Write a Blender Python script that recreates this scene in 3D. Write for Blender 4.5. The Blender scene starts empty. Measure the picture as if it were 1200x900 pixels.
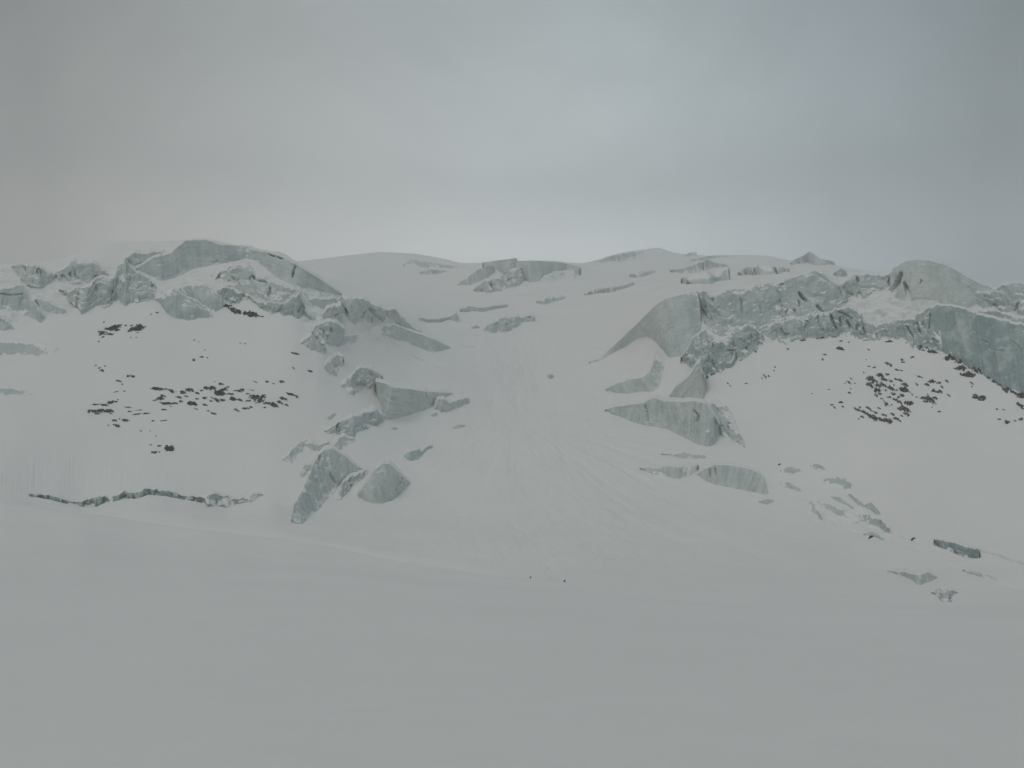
import bpy, math, random
import numpy as np

random.seed(7)
RNG = np.random.default_rng(11)
SC = bpy.context.scene
COL = SC.collection
PI = math.pi

# ------------------------------------------------------------------ camera model
W, H = 1200.0, 900.0
FOV = math.radians(50.7)
FPX = (W / 2) / math.tan(FOV / 2)
PITCH = math.radians(8.53)
CP, SP = math.cos(PITCH), math.sin(PITCH)


def ray(px, py):
    """Azimuth and slope (rise per metre of horizontal distance) of a sight line measured on the photograph."""
    px = np.asarray(px, float); py = np.asarray(py, float)
    dx = (px - W / 2) / FPX; dy = (H / 2 - py) / FPX
    x = dx; y = CP - dy * SP; z = SP + dy * CP
    hor = np.hypot(x, y)
    return np.arctan2(x, y), z / hor


def project(x, y, z):
    yc = y * CP + z * SP
    zc = -y * SP + z * CP
    yc = np.where(np.abs(yc) < 1e-3, 1e-3, yc)
    return W / 2 + FPX * x / yc, H / 2 - FPX * zc / yc


# ------------------------------------------------------------------ noise
def _hash(ix, iy, iz, seed):
    h = (ix.astype(np.int64) * 374761393 + iy.astype(np.int64) * 668265263 + iz.astype(np.int64) * 2147483647 + seed * 974634777) & 0xFFFFFFFF
    h = ((h ^ (h >> 13)) * 1274126177) & 0xFFFFFFFF
    h = ((h ^ (h >> 16)) * 2246822519) & 0xFFFFFFFF
    return (h ^ (h >> 15)) & 0xFFFFFFFF


def perlin(x, y, z, seed=0):
    x, y, z = np.broadcast_arrays(np.asarray(x, float), np.asarray(y, float), np.asarray(z, float))
    fx, fy, fz = np.floor(x), np.floor(y), np.floor(z)
    dx, dy, dz = x - fx, y - fy, z - fz
    ix, iy, iz = fx.astype(np.int64), fy.astype(np.int64), fz.astype(np.int64)
    u = dx ** 3 * (dx * (dx * 6 - 15) + 10); v = dy ** 3 * (dy * (dy * 6 - 15) + 10); w = dz ** 3 * (dz * (dz * 6 - 15) + 10)

    def g(a, b, c):
        h = _hash(ix + a, iy + b, iz + c, seed)
        gx = (h & 1023) / 511.5 - 1; gy = ((h >> 10) & 1023) / 511.5 - 1; gz = ((h >> 20) & 1023) / 511.5 - 1
        return gx * (dx - a) + gy * (dy - b) + gz * (dz - c)
    def L(a, b, t): return a + (b - a) * t
    x00 = L(g(0, 0, 0), g(1, 0, 0), u); x10 = L(g(0, 1, 0), g(1, 1, 0), u)
    x01 = L(g(0, 0, 1), g(1, 0, 1), u); x11 = L(g(0, 1, 1), g(1, 1, 1), u)
    return L(L(x00, x10, v), L(x01, x11, v), w)


def fbm(x, y, z, oct=4, seed=0, gain=0.5):
    a, s, t = 1.0, 1.0, 0.0
    for k in range(oct):
        t = t + a * perlin(np.asarray(x) * s, np.asarray(y) * s, np.asarray(z) * s, seed + k * 17)
        a *= gain; s *= 2.03
    return t


def cells(x, y, seed=0):
    """Value and edge distance of 2-D Voronoi cells."""
    fx, fy = np.floor(x), np.floor(y)
    d1 = np.full(x.shape, 9.0); d2 = np.full(x.shape, 9.0); val = np.zeros(x.shape)
    for a in (-1, 0, 1):
        for b in (-1, 0, 1):
            ix, iy = (fx + a).astype(np.int64), (fy + b).astype(np.int64)
            h = _hash(ix, iy, ix * 0, seed)
            px = ix + (h & 1023) / 1023.0; py = iy + ((h >> 10) & 1023) / 1023.0
            d = np.hypot(px - x, py - y)
            near = d < d1
            d2 = np.where(near, d1, np.minimum(d2, d))
            val = np.where(near, ((h >> 20) & 1023) / 1023.0, val)
            d1 = np.where(near, d, d1)
    return val, d2 - d1


def pchip(xk, yk, x):
    """Monotone cubic through (xk, yk), flat-slope extrapolation clamped at the ends."""
    xk = np.asarray(xk, float); yk = np.asarray(yk, float)
    h = np.diff(xk); d = np.diff(yk) / h
    m = np.zeros(len(xk))
    m[0], m[-1] = d[0], d[-1]
    for i in range(1, len(xk) - 1):
        if d[i - 1] * d[i] > 0:
            w1 = 2 * h[i] + h[i - 1]; w2 = h[i] + 2 * h[i - 1]
            m[i] = (w1 + w2) / (w1 / d[i - 1] + w2 / d[i])
    x = np.clip(x, xk[0], xk[-1])
    i = np.clip(np.searchsorted(xk, x) - 1, 0, len(xk) - 2)
    t = (x - xk[i]) / h[i]
    return ((1 + 2 * t) * (1 - t) ** 2 * yk[i] + t * (1 - t) ** 2 * h[i] * m[i]
            + t * t * (3 - 2 * t) * yk[i + 1] + t * t * (t - 1) * h[i] * m[i + 1])


def seg_dist(px, py, line):
    """Distance from points to a polyline (all measured on the photograph)."""
    best = np.full(np.shape(px), 1e9)
    for (x0, y0), (x1, y1) in zip(line[:-1], line[1:]):
        vx, vy = x1 - x0, y1 - y0
        t = np.clip(((px - x0) * vx + (py - y0) * vy) / (vx * vx + vy * vy + 1e-9), 0, 1)
        best = np.minimum(best, np.hypot(px - x0 - t * vx, py - y0 - t * vy))
    return best


def smooth01(t):
    t = np.clip(t, 0, 1)
    return t * t * (3 - 2 * t)


# ------------------------------------------------------------------ terrain: surveyed lines of (photo x, photo y, distance)
LINES = [
    # far foreground swell
    [(-250, 700, 120), (600, 706, 120), (1000, 722, 120), (1450, 732, 120)],
    # rim of the basin
    [(-250, 590, 370), (0, 592, 370), (100, 605, 355), (310, 632, 320), (500, 668, 270), (620, 680, 255), (720, 686, 250), (850, 690, 250), (1000, 694, 285), (1100, 703, 300), (1200, 706, 300), (1450, 706, 300)],
    # foot of the slopes
    [(-250, 560, 398), (0, 578, 396), (60, 583, 402), (100, 592, 402), (140, 585, 404), (180, 577, 406), (220, 583, 404), (270, 594, 400), (310, 592, 398), (350, 606, 392), (420, 612, 392), (500, 612, 395), (620, 605, 400), (720, 600, 408), (820, 600, 418), (900, 608, 422), (1000, 634, 415), (1100, 655, 385), (1200, 668, 372), (1450, 690, 370)],
    # middle of the slopes
    [(-250, 470, 448), (0, 480, 448), (100, 480, 452), (200, 478, 456), (310, 492, 455), (400, 505, 462), (500, 510, 500), (620, 508, 525), (720, 508, 520), (820, 522, 492), (900, 520, 498), (1000, 512, 500), (1100, 520, 488), (1200, 540, 470), (1450, 580, 450)],
    # foot of the ice cliffs
    [(-250, 400, 498), (0, 390, 503), (50, 378, 508), (100, 365, 516), (180, 351, 524), (215, 375, 512), (250, 372, 515), (290, 362, 522), (340, 373, 515), (370, 395, 512), (400, 405, 530), (450, 412, 575), (500, 420, 620), (620, 440, 655), (700, 440, 645), (770, 452, 590), (828, 442, 572), (870, 420, 585), (890, 404, 592), (950, 397, 596), (1020, 398, 592), (1060, 401, 588), (1100, 412, 575), (1150, 437, 552), (1200, 463, 532), (1450, 500, 520)],
    # top of the ice cliffs
    [(-250, 320, 565), (0, 309, 560), (30, 308, 562), (55, 306, 566), (80, 300, 570), (100, 294, 574), (125, 287.5, 580), (150, 284.5, 588), (200, 282, 594), (215, 281, 594), (240, 279.5, 590), (255, 282, 588), (270, 286, 586), (300, 291, 582), (325, 297.5, 580), (345, 307, 578), (365, 319, 577), (385, 333, 578), (402, 345, 582), (440, 358, 605), (475, 374, 650), (500, 384, 690), (560, 392, 760), (620, 394, 790), (700, 392, 770), (760, 365, 690), (785, 348, 668), (815, 341, 660), (842, 345, 656), (860, 338, 656), (910, 331, 652), (955, 317, 650), (985, 331, 650), (1005, 322, 650), (1045, 316, 650), (1060, 307, 648), (1080, 305, 645), (1110, 311, 640), (1135, 325, 634), (1165, 338, 630), (1180, 332, 628), (1200, 332, 625), (1450, 340, 610)],
    # upper icefall basin
    [(-250, 345, 1100), (250, 330, 1100), (330, 322, 1080), (380, 326, 1060), (450, 340, 1060), (520, 345, 1080), (620, 345, 1090), (700, 340, 1080), (780, 330, 1060), (830, 327, 1040), (900, 322, 1020), (955, 319, 1010), (1000, 323, 1000), (1060, 330, 1000), (1450, 350, 1000)],
    # summit edge
    [(-250, 340, 1700), (250, 320, 1700), (330, 308, 1750), (380, 303, 1800), (420, 298, 1850), (450, 295.5, 1900), (480, 297, 1900), (520, 303, 1750), (545, 308, 1600), (600, 306, 1480), (640, 306, 1480), (680, 308, 1560), (700, 304, 1680), (725, 297, 1800), (750, 293, 1850), (770, 290.5, 1850), (790, 296, 1800), (830, 299.5, 1750), (870, 299, 1700), (900, 300, 1650), (925, 305, 1600), (950, 305, 1580), (985, 313, 1500), (1030, 321, 1450), (1080, 332, 1400), (1450, 350, 1400)],
]
NL = len(LINES)

AZ_IN = math.radians(29.0)
az_fine = np.linspace(-AZ_IN, AZ_IN, 1300)
step = az_fine[1] - az_fine[0]
side = [AZ_IN]
while side[-1] < PI - 0.03:
    side.append(min(PI, side[-1] + step * 1.16 ** len(side) if step * 1.16 ** len(side) < 0.05 else side[-1] + 0.05))
side = np.array(side[1:])
side = side[side < PI - 1e-6]
AZ = np.concatenate([-side[::-1], az_fine, side])
NA = len(AZ)
RAD = np.unique(np.concatenate([
    np.geomspace(0.6, 120, 190), np.linspace(120, 380, 300), np.linspace(380, 720, 520),
    np.linspace(720, 1250, 300), np.linspace(1250, 1950, 240), np.linspace(1950, 3700, 240), np.linspace(3700, 5200, 40)]).round(4))
NR = len(RAD)

knR, knZ = [], []
for line in LINES:
    a = np.array(line, float)
    a[:, 2] = np.where(a[:, 2] > 1480, 1480 + (a[:, 2] - 1480) * 4.6, a[:, 2])
    az, sl = ray(a[:, 0], a[:, 1])
    o = np.argsort(az)
    azc = np.clip(AZ, -0.62, 0.62)
    r = pchip(az[o], a[o, 2], azc)
    s = pchip(az[o], sl[o], azc)
    knR.append(r); knZ.append(r * s)
knR = np.array(knR); knZ = np.array(knZ)
TZ = np.zeros((NA, NR))
for i in range(NA):
    rk = np.concatenate([[0.3, 10, 45], knR[:, i], [knR[-1, i] + 260, 5300]])
    zk = np.concatenate([[-1.78, -1.97, -4.3], knZ[:, i], [knZ[-1, i] - 25, knZ[-1, i] - 420]])
    za = pchip(rk[:6], zk[:6], RAD)
    # far slopes: monotone in steepness of the sight line, so that nothing hidden pokes above an edge in front of it
    zb = pchip(rk[2:], zk[2:] / rk[2:], RAD) * RAD
    wb = smooth01((RAD - 60) / 60)
    TZ[i] = za * (1 - wb) + zb * wb
# gentle smoothing across azimuth so that the surveyed lines do not leave creases
ker = np.exp(-0.5 * (np.arange(-6, 7) / 2.5) ** 2); ker /= ker.sum()
pad = np.concatenate([TZ[:6][::-1], TZ, TZ[-6:][::-1]])
TZ = sum(ker[k] * pad[k:k + NA] for k in range(13))
# behind and beside the camera the snowfield simply runs on
back = smooth01((np.abs(AZ) - 0.70) / 0.9)[:, None]
TZ = TZ * (1 - back) + (-1.78 - 0.035 * RAD[None, :]) * back

AA, RR = np.meshgrid(AZ, RAD, indexing='ij')
TX, TY = RR * np.sin(AA), RR * np.cos(AA)
front = smooth01((0.60 - np.abs(AA)) / 0.1)
PX0, PY0 = project(TX, TY, TZ)
# where the broken ice lies between the foot and the top of the cliffs
r5, r6 = knR[4][:, None], knR[5][:, None]
tcl = (RR - r5) / (r6 - r5)
cliff = smooth01(tcl / 0.12) * smooth01((1.0 - tcl) / 0.06)
pxc = PX0
cliff_az = np.clip(smooth01((420 - pxc) / 50) + smooth01((pxc - 800) / 40), 0, 1)
cliff = cliff * cliff_az * front
cliff = cliff * (1 - smooth01((tcl - 0.45) / 0.2) * smooth01((pxc - 20) / 40) * smooth01((235 - pxc) / 30))
z0 = np.zeros_like(TZ)
grow = smooth01((RR - 130) / 200)
calm = 1 - cliff
TZ += grow * calm * (1.7 * fbm(TX / 75, TY / 60, z0, 2, 3) + 0.5 * fbm(TX / 20, TY / 17, z0 + 4, 3, 9))
TZ += 0.085 * smooth01((RR - 6) / 20) * fbm(TX / 7.0, TY / 3.6, z0 + 2, 3, 5) * (1 - 0.5 * grow)
# the near swell ends in a low rounded crest above the basin
TZ += (1.3 * np.exp(-((RR - knR[1][:, None] + 8) / 18) ** 2) - 3.6 * np.exp(-((RR - knR[1][:, None] - 16) / 11) ** 2)) * front * smooth01((700 - PX0) / 260) * smooth01((PX0 + 40) / 200)
# snow fan spilling from the foot of the ramp
fan = np.exp(-((PX0 - 650) / (70 + 1.1 * np.clip(PY0 - 480, 0, 400))) ** 2) * smooth01((PY0 - 470) / 90) * smooth01((668 - PY0) / 26)
fanx = TX / np.maximum(30, 560 - TY)      # rays of the fan leave the foot of the ramp
TZ += fan * front * (2.2 + 1.5 * fbm(fanx * 11, TY / 90, z0, 3, 47) + 0.5 * fbm(TX / 6, TY / 14, z0, 3, 48))
# the ramp narrows to a shallow gully at half height
TZ -= front * 5.0 * np.exp(-((PX0 - 640) / 55) ** 2) * smooth01((RR - 540) / 60) * smooth01((860 - RR) / 140)
TZ += front * 1.2 * np.exp(-((PX0 - 645) / 120) ** 2) * smooth01((RR - 430) / 60) * smooth01((900 - RR) / 200) * fbm(TX / 9, TY / 55, z0, 3, 49)
TZ += smooth01((RR - 20) / 60) * (1 - smooth01((RR - 300) / 100)) * 0.22 * fbm(TX / 40, TY / 26, z0 + 7, 2, 21)
TZ += cliff * (3.4 * fbm(TX / 16, TY / 16, TZ / 16, 4, 31))
# upper basin: wind-carved rolls
upper = smooth01((RR - 760) / 120) * front * (1 - 0.5 * smooth01((RR - 1500) / 300))
TZ += upper * (2.2 * fbm(TX / 110, TY / 60, z0, 3, 41) + 1.3 * fbm(TX / 34, TY / 50, z0, 3, 43))
# runnels down the left slope
flute = 0.6 * np.exp(-((PX0 - 85) / 110) ** 2) * np.exp(-((PY0 - 560) / 20) ** 2)
flute += 0.10 * smooth01((420 - PX0) / 60) * smooth01((PY0 - 420) / 60) * smooth01((590 - PY0) / 20)
TZ += np.where(RR > 380, flute, 0) * front * (1.0 * perlin(AA * 700 + 0.4 * perlin(AA * 90, RR / 20, z0, 55), RR / 60, z0, 51) + 0.7 * perlin(AA * 1700, RR / 35, z0, 52)) * np.clip(0.55 + 1.5 * perlin(AA * 60, RR / 25, z0, 54), 0, 1.3)
# rough avalanche snow below the icefall
deb = np.exp(-((PX0 - 690) / 170) ** 2 - ((PY0 - 645) / 26) ** 2) + 0.5 * np.exp(-((PX0 - 650) / 50) ** 2 - ((PY0 - 500) / 60) ** 2)
TZ += deb * front * 0.36 * fbm(TX / 2.6, TY / 3.2, z0, 3, 61)
# lumpy old debris apron on the right
deb2 = np.exp(-((PX0 - 975 - (PY0 - 590) * 1.1) / 70) ** 2 - ((PY0 - 595) / 45) ** 2)
TZ += deb2 * front * 1.1 * fbm(TX / 14, TY / 14, z0, 3, 71)
RAW = TZ.copy()          # surface used for surveying; narrow cracks are cut afterwards


def hit(px, py, nth=0.0):
    """First point of the snow surface on the sight lines (px, py): distance and xyz, nan where they meet the sky."""
    px = np.atleast_1d(np.asarray(px, float)); py = np.atleast_1d(np.asarray(py, float))
    az, sl = ray(px, py)
    fi = np.interp(az, AZ, np.arange(NA))
    i = np.clip(fi.astype(int), 0, NA - 2); t = (fi - i)[:, None]
    prof = RAW[i] * (1 - t) + RAW[i + 1] * t
    d = prof - sl[:, None] * RAD[None, :]
    ok = d >= 0
    ok[:, RAD < 5] = False
    any_ = ok.any(1)
    k = np.clip(ok.argmax(1), 1, NR - 1)
    q = np.arange(len(px))
    d0, d1 = d[q, k - 1], d[q, k]
    f = np.clip(-d0 / np.where(np.abs(d1 - d0) < 1e-9, 1e-9, d1 - d0), 0, 1)
    R = RAD[k - 1] + f * (RAD[k] - RAD[k - 1])
    R = np.where(any_, R, np.nan)
    return R, np.stack([R * np.sin(az), R * np.cos(az), R * sl], -1)


def height(x, y):
    az = np.arctan2(x, y); R = np.hypot(x, y)
    fi = np.interp(az, AZ, np.arange(NA)); fj = np.interp(R, RAD, np.arange(NR))
    i = np.clip(fi.astype(int), 0, NA - 2); j = np.clip(fj.astype(int), 0, NR - 2)
    t, s = fi - i, fj - j
    return (RAW[i, j] * (1 - t) * (1 - s) + RAW[i + 1, j] * t * (1 - s) + RAW[i, j + 1] * (1 - t) * s + RAW[i + 1, j + 1] * t * s)


# ------------------------------------------------------------------ materials
def new_mat(name):
    m = bpy.data.materials.new(name); m.use_nodes = True
    nt = m.node_tree
    return m, nt, nt.nodes['Principled BSDF']


def node(nt, kind, **kw):
    n = nt.nodes.new(kind)
    for k, v in kw.items():
        setattr(n, k, v)
    return n


def math_node(nt, op, a, b=None, c=None, clamp=False):
    n = node(nt, 'ShaderNodeMath', operation=op, use_clamp=clamp)
    for k, v in enumerate((a, b, c)):
        if v is None: continue
        if isinstance(v, (int, float)): n.inputs[k].default_value = v
        else: nt.links.new(v, n.inputs[k])
    return n.outputs[0]


def noise_tex(nt, vec, scale, detail=4, rough=0.55, dist=0.0):
    n = node(nt, 'ShaderNodeTexNoise')
    n.inputs['Scale'].default_value = scale; n.inputs['Detail'].default_value = detail
    n.inputs['Roughness'].default_value = rough; n.inputs['Distortion'].default_value = dist
    if vec is not None: nt.links.new(vec, n.inputs['Vector'])
    return n.outputs[0]


def ramp(nt, fac, a, b):
    n = node(nt, 'ShaderNodeMapRange'); n.clamp = True
    n.inputs[1].default_value = a; n.inputs[2].default_value = b
    nt.links.new(fac, n.inputs[0])
    return n.outputs[0]


def mixc(nt, fac, a, b):
    n = node(nt, 'ShaderNodeMix', data_type='RGBA')
    if isinstance(fac, float): n.inputs[0].default_value = fac
    else: nt.links.new(fac, n.inputs[0])
    for s, v in ((6, a), (7, b)):
        if isinstance(v, tuple): n.inputs[s].default_value = (*v, 1)
        else: nt.links.new(v, n.inputs[s])
    return n.outputs[2]


SNOW = (0.845, 0.838, 0.822)
SNOW_OLD = (0.81, 0.808, 0.792)
ICE = (0.575, 0.625, 0.61)
ICE_DEEP = (0.44, 0.525, 0.515)
ICE_PALE = (0.69, 0.725, 0.71)
ICE_BARE = (0.27, 0.365, 0.36)


def ice_nodes(nt, pos, nz, streak_uv=None, dirt=0.5):
    """Bare glacier ice: layers, bluish patches, grey dust lines, and snow lodged wherever it is flat enough to hold."""
    big = noise_tex(nt, pos, 0.06, 4, 0.6)
    mid = noise_tex(nt, pos, 0.32, 5, 0.62, 0.5)
    c = mixc(nt, ramp(nt, big, 0.38, 0.62), ICE, ICE_PALE)
    c = mixc(nt, ramp(nt, mid, 0.50, 0.72), c, ICE_DEEP)
    if streak_uv is not None:
        mp = node(nt, 'ShaderNodeMapping'); mp.inputs['Scale'].default_value = (0.022, 0.75, 1)
        nt.links.new(streak_uv, mp.inputs[0])
        lay = noise_tex(nt, mp.outputs[0], 1.0, 5, 0.65, 0.3)
        la = node(nt, 'ShaderNodeAttribute'); la.attribute_name = 'layers'
        ra = node(nt, 'ShaderNodeAttribute'); ra.attribute_name = 'runs'
        lw = math_node(nt, 'MULTIPLY', la.outputs['Fac'], ramp(nt, noise_tex(nt, pos, 0.07, 3, 0.5), 0.35, 0.6))
        rw = math_node(nt, 'MULTIPLY', ra.outputs['Fac'], ramp(nt, noise_tex(nt, pos, 0.09, 3, 0.5), 0.62, 0.40))
        c = mixc(nt, math_node(nt, 'MULTIPLY', ramp(nt, lay, 0.50, 0.62), lw), c, (0.36, 0.405, 0.39))
        mp2 = node(nt, 'ShaderNodeMapping'); mp2.inputs['Scale'].default_value = (0.55, 0.035, 1)
        nt.links.new(streak_uv, mp2.inputs[0])
        run = noise_tex(nt, mp2.outputs[0], 1.0, 4, 0.6, 0.2)
        c = mixc(nt, math_node(nt, 'MULTIPLY', ramp(nt, run, 0.48, 0.64), rw), c, (0.39, 0.455, 0.44))
    if streak_uv is not None:
        dp = node(nt, 'ShaderNodeAttribute'); dp.attribute_name = 'bare_ice'
        bare = math_node(nt, 'MULTIPLY', dp.outputs['Fac'], math_node(nt, 'ADD', 0.45, ramp(nt, noise_tex(nt, pos, 0.11, 5, 0.62, 0.4), 0.36, 0.60)), clamp=True)
        c = mixc(nt, bare, c, ICE_BARE)
    hold = math_node(nt, 'ADD', nz, math_node(nt, 'MULTIPLY', math_node(nt, 'SUBTRACT', noise_tex(nt, pos, 0.45, 5, 0.65), 0.5), 0.8))
    if streak_uv is not None:
        at = node(nt, 'ShaderNodeAttribute'); at.attribute_name = 'snow_dust'
        hold = math_node(nt, 'ADD', hold, at.outputs['Fac'])
    return mixc(nt, ramp(nt, hold, 0.50, 0.78), c, SNOW)


def bump(nt, h, strength, dist, bsdf, prev=None):
    b = node(nt, 'ShaderNodeBump'); b.inputs['Strength'].default_value = strength; b.inputs['Distance'].default_value = dist
    nt.links.new(h, b.inputs['Height'])
    if prev is not None: nt.links.new(prev, b.inputs['Normal'])
    nt.links.new(b.outputs[0], bsdf.inputs['Normal'])
    return b.outputs[0]


def make_snow(name, with_ice):
    m, nt, bs = new_mat(name)
    geo = node(nt, 'ShaderNodeNewGeometry')
    pos = geo.outputs['Position']
    sep = node(nt, 'ShaderNodeSeparateXYZ'); nt.links.new(geo.outputs['Normal'], sep.inputs[0])
    nz = sep.outputs['Z']
    c = mixc(nt, ramp(nt, noise_tex(nt, pos, 0.018, 5, 0.6), 0.35, 0.65), SNOW, SNOW_OLD)
    c = mixc(nt, math_node(nt, 'MULTIPLY', ramp(nt, noise_tex(nt, pos, 0.8, 5, 0.65), 0.45, 0.75), 0.35), c, (0.775, 0.78, 0.765))
    if with_ice:
        ic = ice_nodes(nt, pos, nz)
        steep = math_node(nt, 'ADD', nz, math_node(nt, 'MULTIPLY', math_node(nt, 'SUBTRACT', noise_tex(nt, pos, 0.2, 5, 0.6), 0.5), 0.35))
        br = node(nt, 'ShaderNodeAttribute'); br.attribute_name = 'broken_ice'
        steep = math_node(nt, 'SUBTRACT', steep, math_node(nt, 'MULTIPLY', br.outputs['Fac'], 0.34))
        c = mixc(nt, ramp(nt, steep, 0.28, 0.50), ic, c)
    nt.links.new(c, bs.inputs['Base Color'])
    bs.inputs['Roughness'].default_value = 0.75
    bs.inputs['Specular IOR Level'].default_value = 0.15
    mp = node(nt, 'ShaderNodeMapping'); mp.inputs['Scale'].default_value = (1.0, 2.2, 1.0)
    mp.inputs['Rotation'].default_value = (0, 0, 0.35)
    nt.links.new(pos, mp.inputs[0])
    n1 = bump(nt, noise_tex(nt, mp.outputs[0], 0.55, 6, 0.62), 0.35, 0.12, bs)
    bump(nt, noise_tex(nt, pos, 9.0, 4, 0.6), 0.25, 0.01, bs, n1)
    return m


def make_ice(name, dirt):
    m, nt, bs = new_mat(name)
    geo = node(nt, 'ShaderNodeNewGeometry')
    pos = geo.outputs['Position']
    sep = node(nt, 'ShaderNodeSeparateXYZ'); nt.links.new(geo.outputs['Normal'], sep.inputs[0])
    uv = node(nt, 'ShaderNodeUVMap'); uv.uv_map = 'UVMap'
    c = ice_nodes(nt, pos, sep.outputs['Z'], uv.outputs[0], dirt)
    nt.links.new(c, bs.inputs['Base Color'])
    bs.inputs['Roughness'].default_value = 0.55
    bs.inputs['Specular IOR Level'].default_value = 0.25
    mp = node(nt, 'ShaderNodeMapping'); mp.inputs['Scale'].default_value = (0.06, 1.0, 1)
    nt.links.new(uv.outputs[0], mp.inputs[0])
    n1 = bump(nt, noise_tex(nt, mp.outputs[0], 0.9, 5, 0.6, 0.3), 0.25, 0.4, bs)
    bump(nt, noise_tex(nt, pos, 0.8, 6, 0.65), 0.6, 0.45, bs, n1)
    return m


def make_rock(name):
    m, nt, bs = new_mat(name)
    tc = node(nt, 'ShaderNodeNewGeometry'); pos = tc.outputs['Position']
    sep = node(nt, 'ShaderNodeSeparateXYZ'); nt.links.new(tc.outputs['Normal'], sep.inputs[0])
    c = mixc(nt, ramp(nt, noise_tex(nt, pos, 0.9, 5, 0.65), 0.35, 0.65), (0.010, 0.011, 0.012), (0.040, 0.040, 0.038))
    hold = math_node(nt, 'ADD', sep.outputs['Z'], math_node(nt, 'MULTIPLY', math_node(nt, 'SUBTRACT', noise_tex(nt, pos, 0.8, 4, 0.6), 0.5), 0.9))
    c = mixc(nt, ramp(nt, hold, 0.80, 0.95), c, SNOW)
    nt.links.new(c, bs.inputs['Base Color'])
    bs.inputs['Roughness'].default_value = 0.85; bs.inputs['Specular IOR Level'].default_value = 0.2
    bump(nt, noise_tex(nt, pos, 1.6, 6, 0.7), 0.8, 0.3, bs)
    return m


M_TERRAIN = make_snow('mountain_snow', True)
M_SNOW = make_snow('drifted_snow', True)
M_ICE = make_ice('glacier_ice', 0.5)
M_ROCK = make_rock('dark_rock')


# ------------------------------------------------------------------ mesh helpers
def link(name, data, parent=None):
    o = bpy.data.objects.new(name, data); COL.objects.link(o)
    if parent is not None: o.parent = parent
    return o


def grid_mesh(name, P, mat, uv=None, wrap=False):
    """Quad sheet from an (n, m, 3) array of points."""
    n, m = P.shape[:2]
    idx = np.arange(n * m).reshape(n, m)
    if wrap: idx = np.concatenate([idx, idx[:1]])
    q = np.stack([idx[:-1, :-1], idx[1:, :-1], idx[1:, 1:], idx[:-1, 1:]], -1).reshape(-1, 4)
    me = bpy.data.meshes.new(name)
    me.vertices.add(n * m); me.vertices.foreach_set('co', P.reshape(-1).astype(np.float32))
    me.loops.add(q.size); me.loops.foreach_set('vertex_index', q.reshape(-1).astype(np.int32))
    me.polygons.add(len(q)); me.polygons.foreach_set('loop_start', (np.arange(len(q)) * 4).astype(np.int32))
    me.polygons.foreach_set('use_smooth', np.ones(len(q), bool))
    if uv is not None:
        l = me.uv_layers.new(name='UVMap')
        l.data.foreach_set('uv', uv.reshape(-1, 2)[q.reshape(-1)].reshape(-1).astype(np.float32))
    me.materials.append(mat)
    me.update(calc_edges=True); me.validate()
    return me


def thing(name, label, cat, loc, group=None):
    o = link(name, None); o.location = loc
    o['label'] = label; o['category'] = cat
    if group: o['group'] = group
    return o


def resample(line, n):
    a = np.array(line, float)
    d = np.concatenate([[0], np.cumsum(np.hypot(*np.diff(a, axis=0).T))])
    t = np.linspace(0, d[-1], n)
    out = np.stack([np.interp(t, d, a[:, 0]), np.interp(t, d, a[:, 1])], -1)
    return out, d[-1]


def box_smooth(v, k):
    if k < 1: return v
    p = np.concatenate([np.repeat(v[:1], k, 0), v, np.repeat(v[-1:], k, 0)])
    c = np.cumsum(np.concatenate([np.zeros((1,) + p.shape[1:]), p]), 0)
    return (c[2 * k + 1:] - c[:-2 * k - 1]) / (2 * k + 1)


WALLS = []
DEBUG = False


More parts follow.
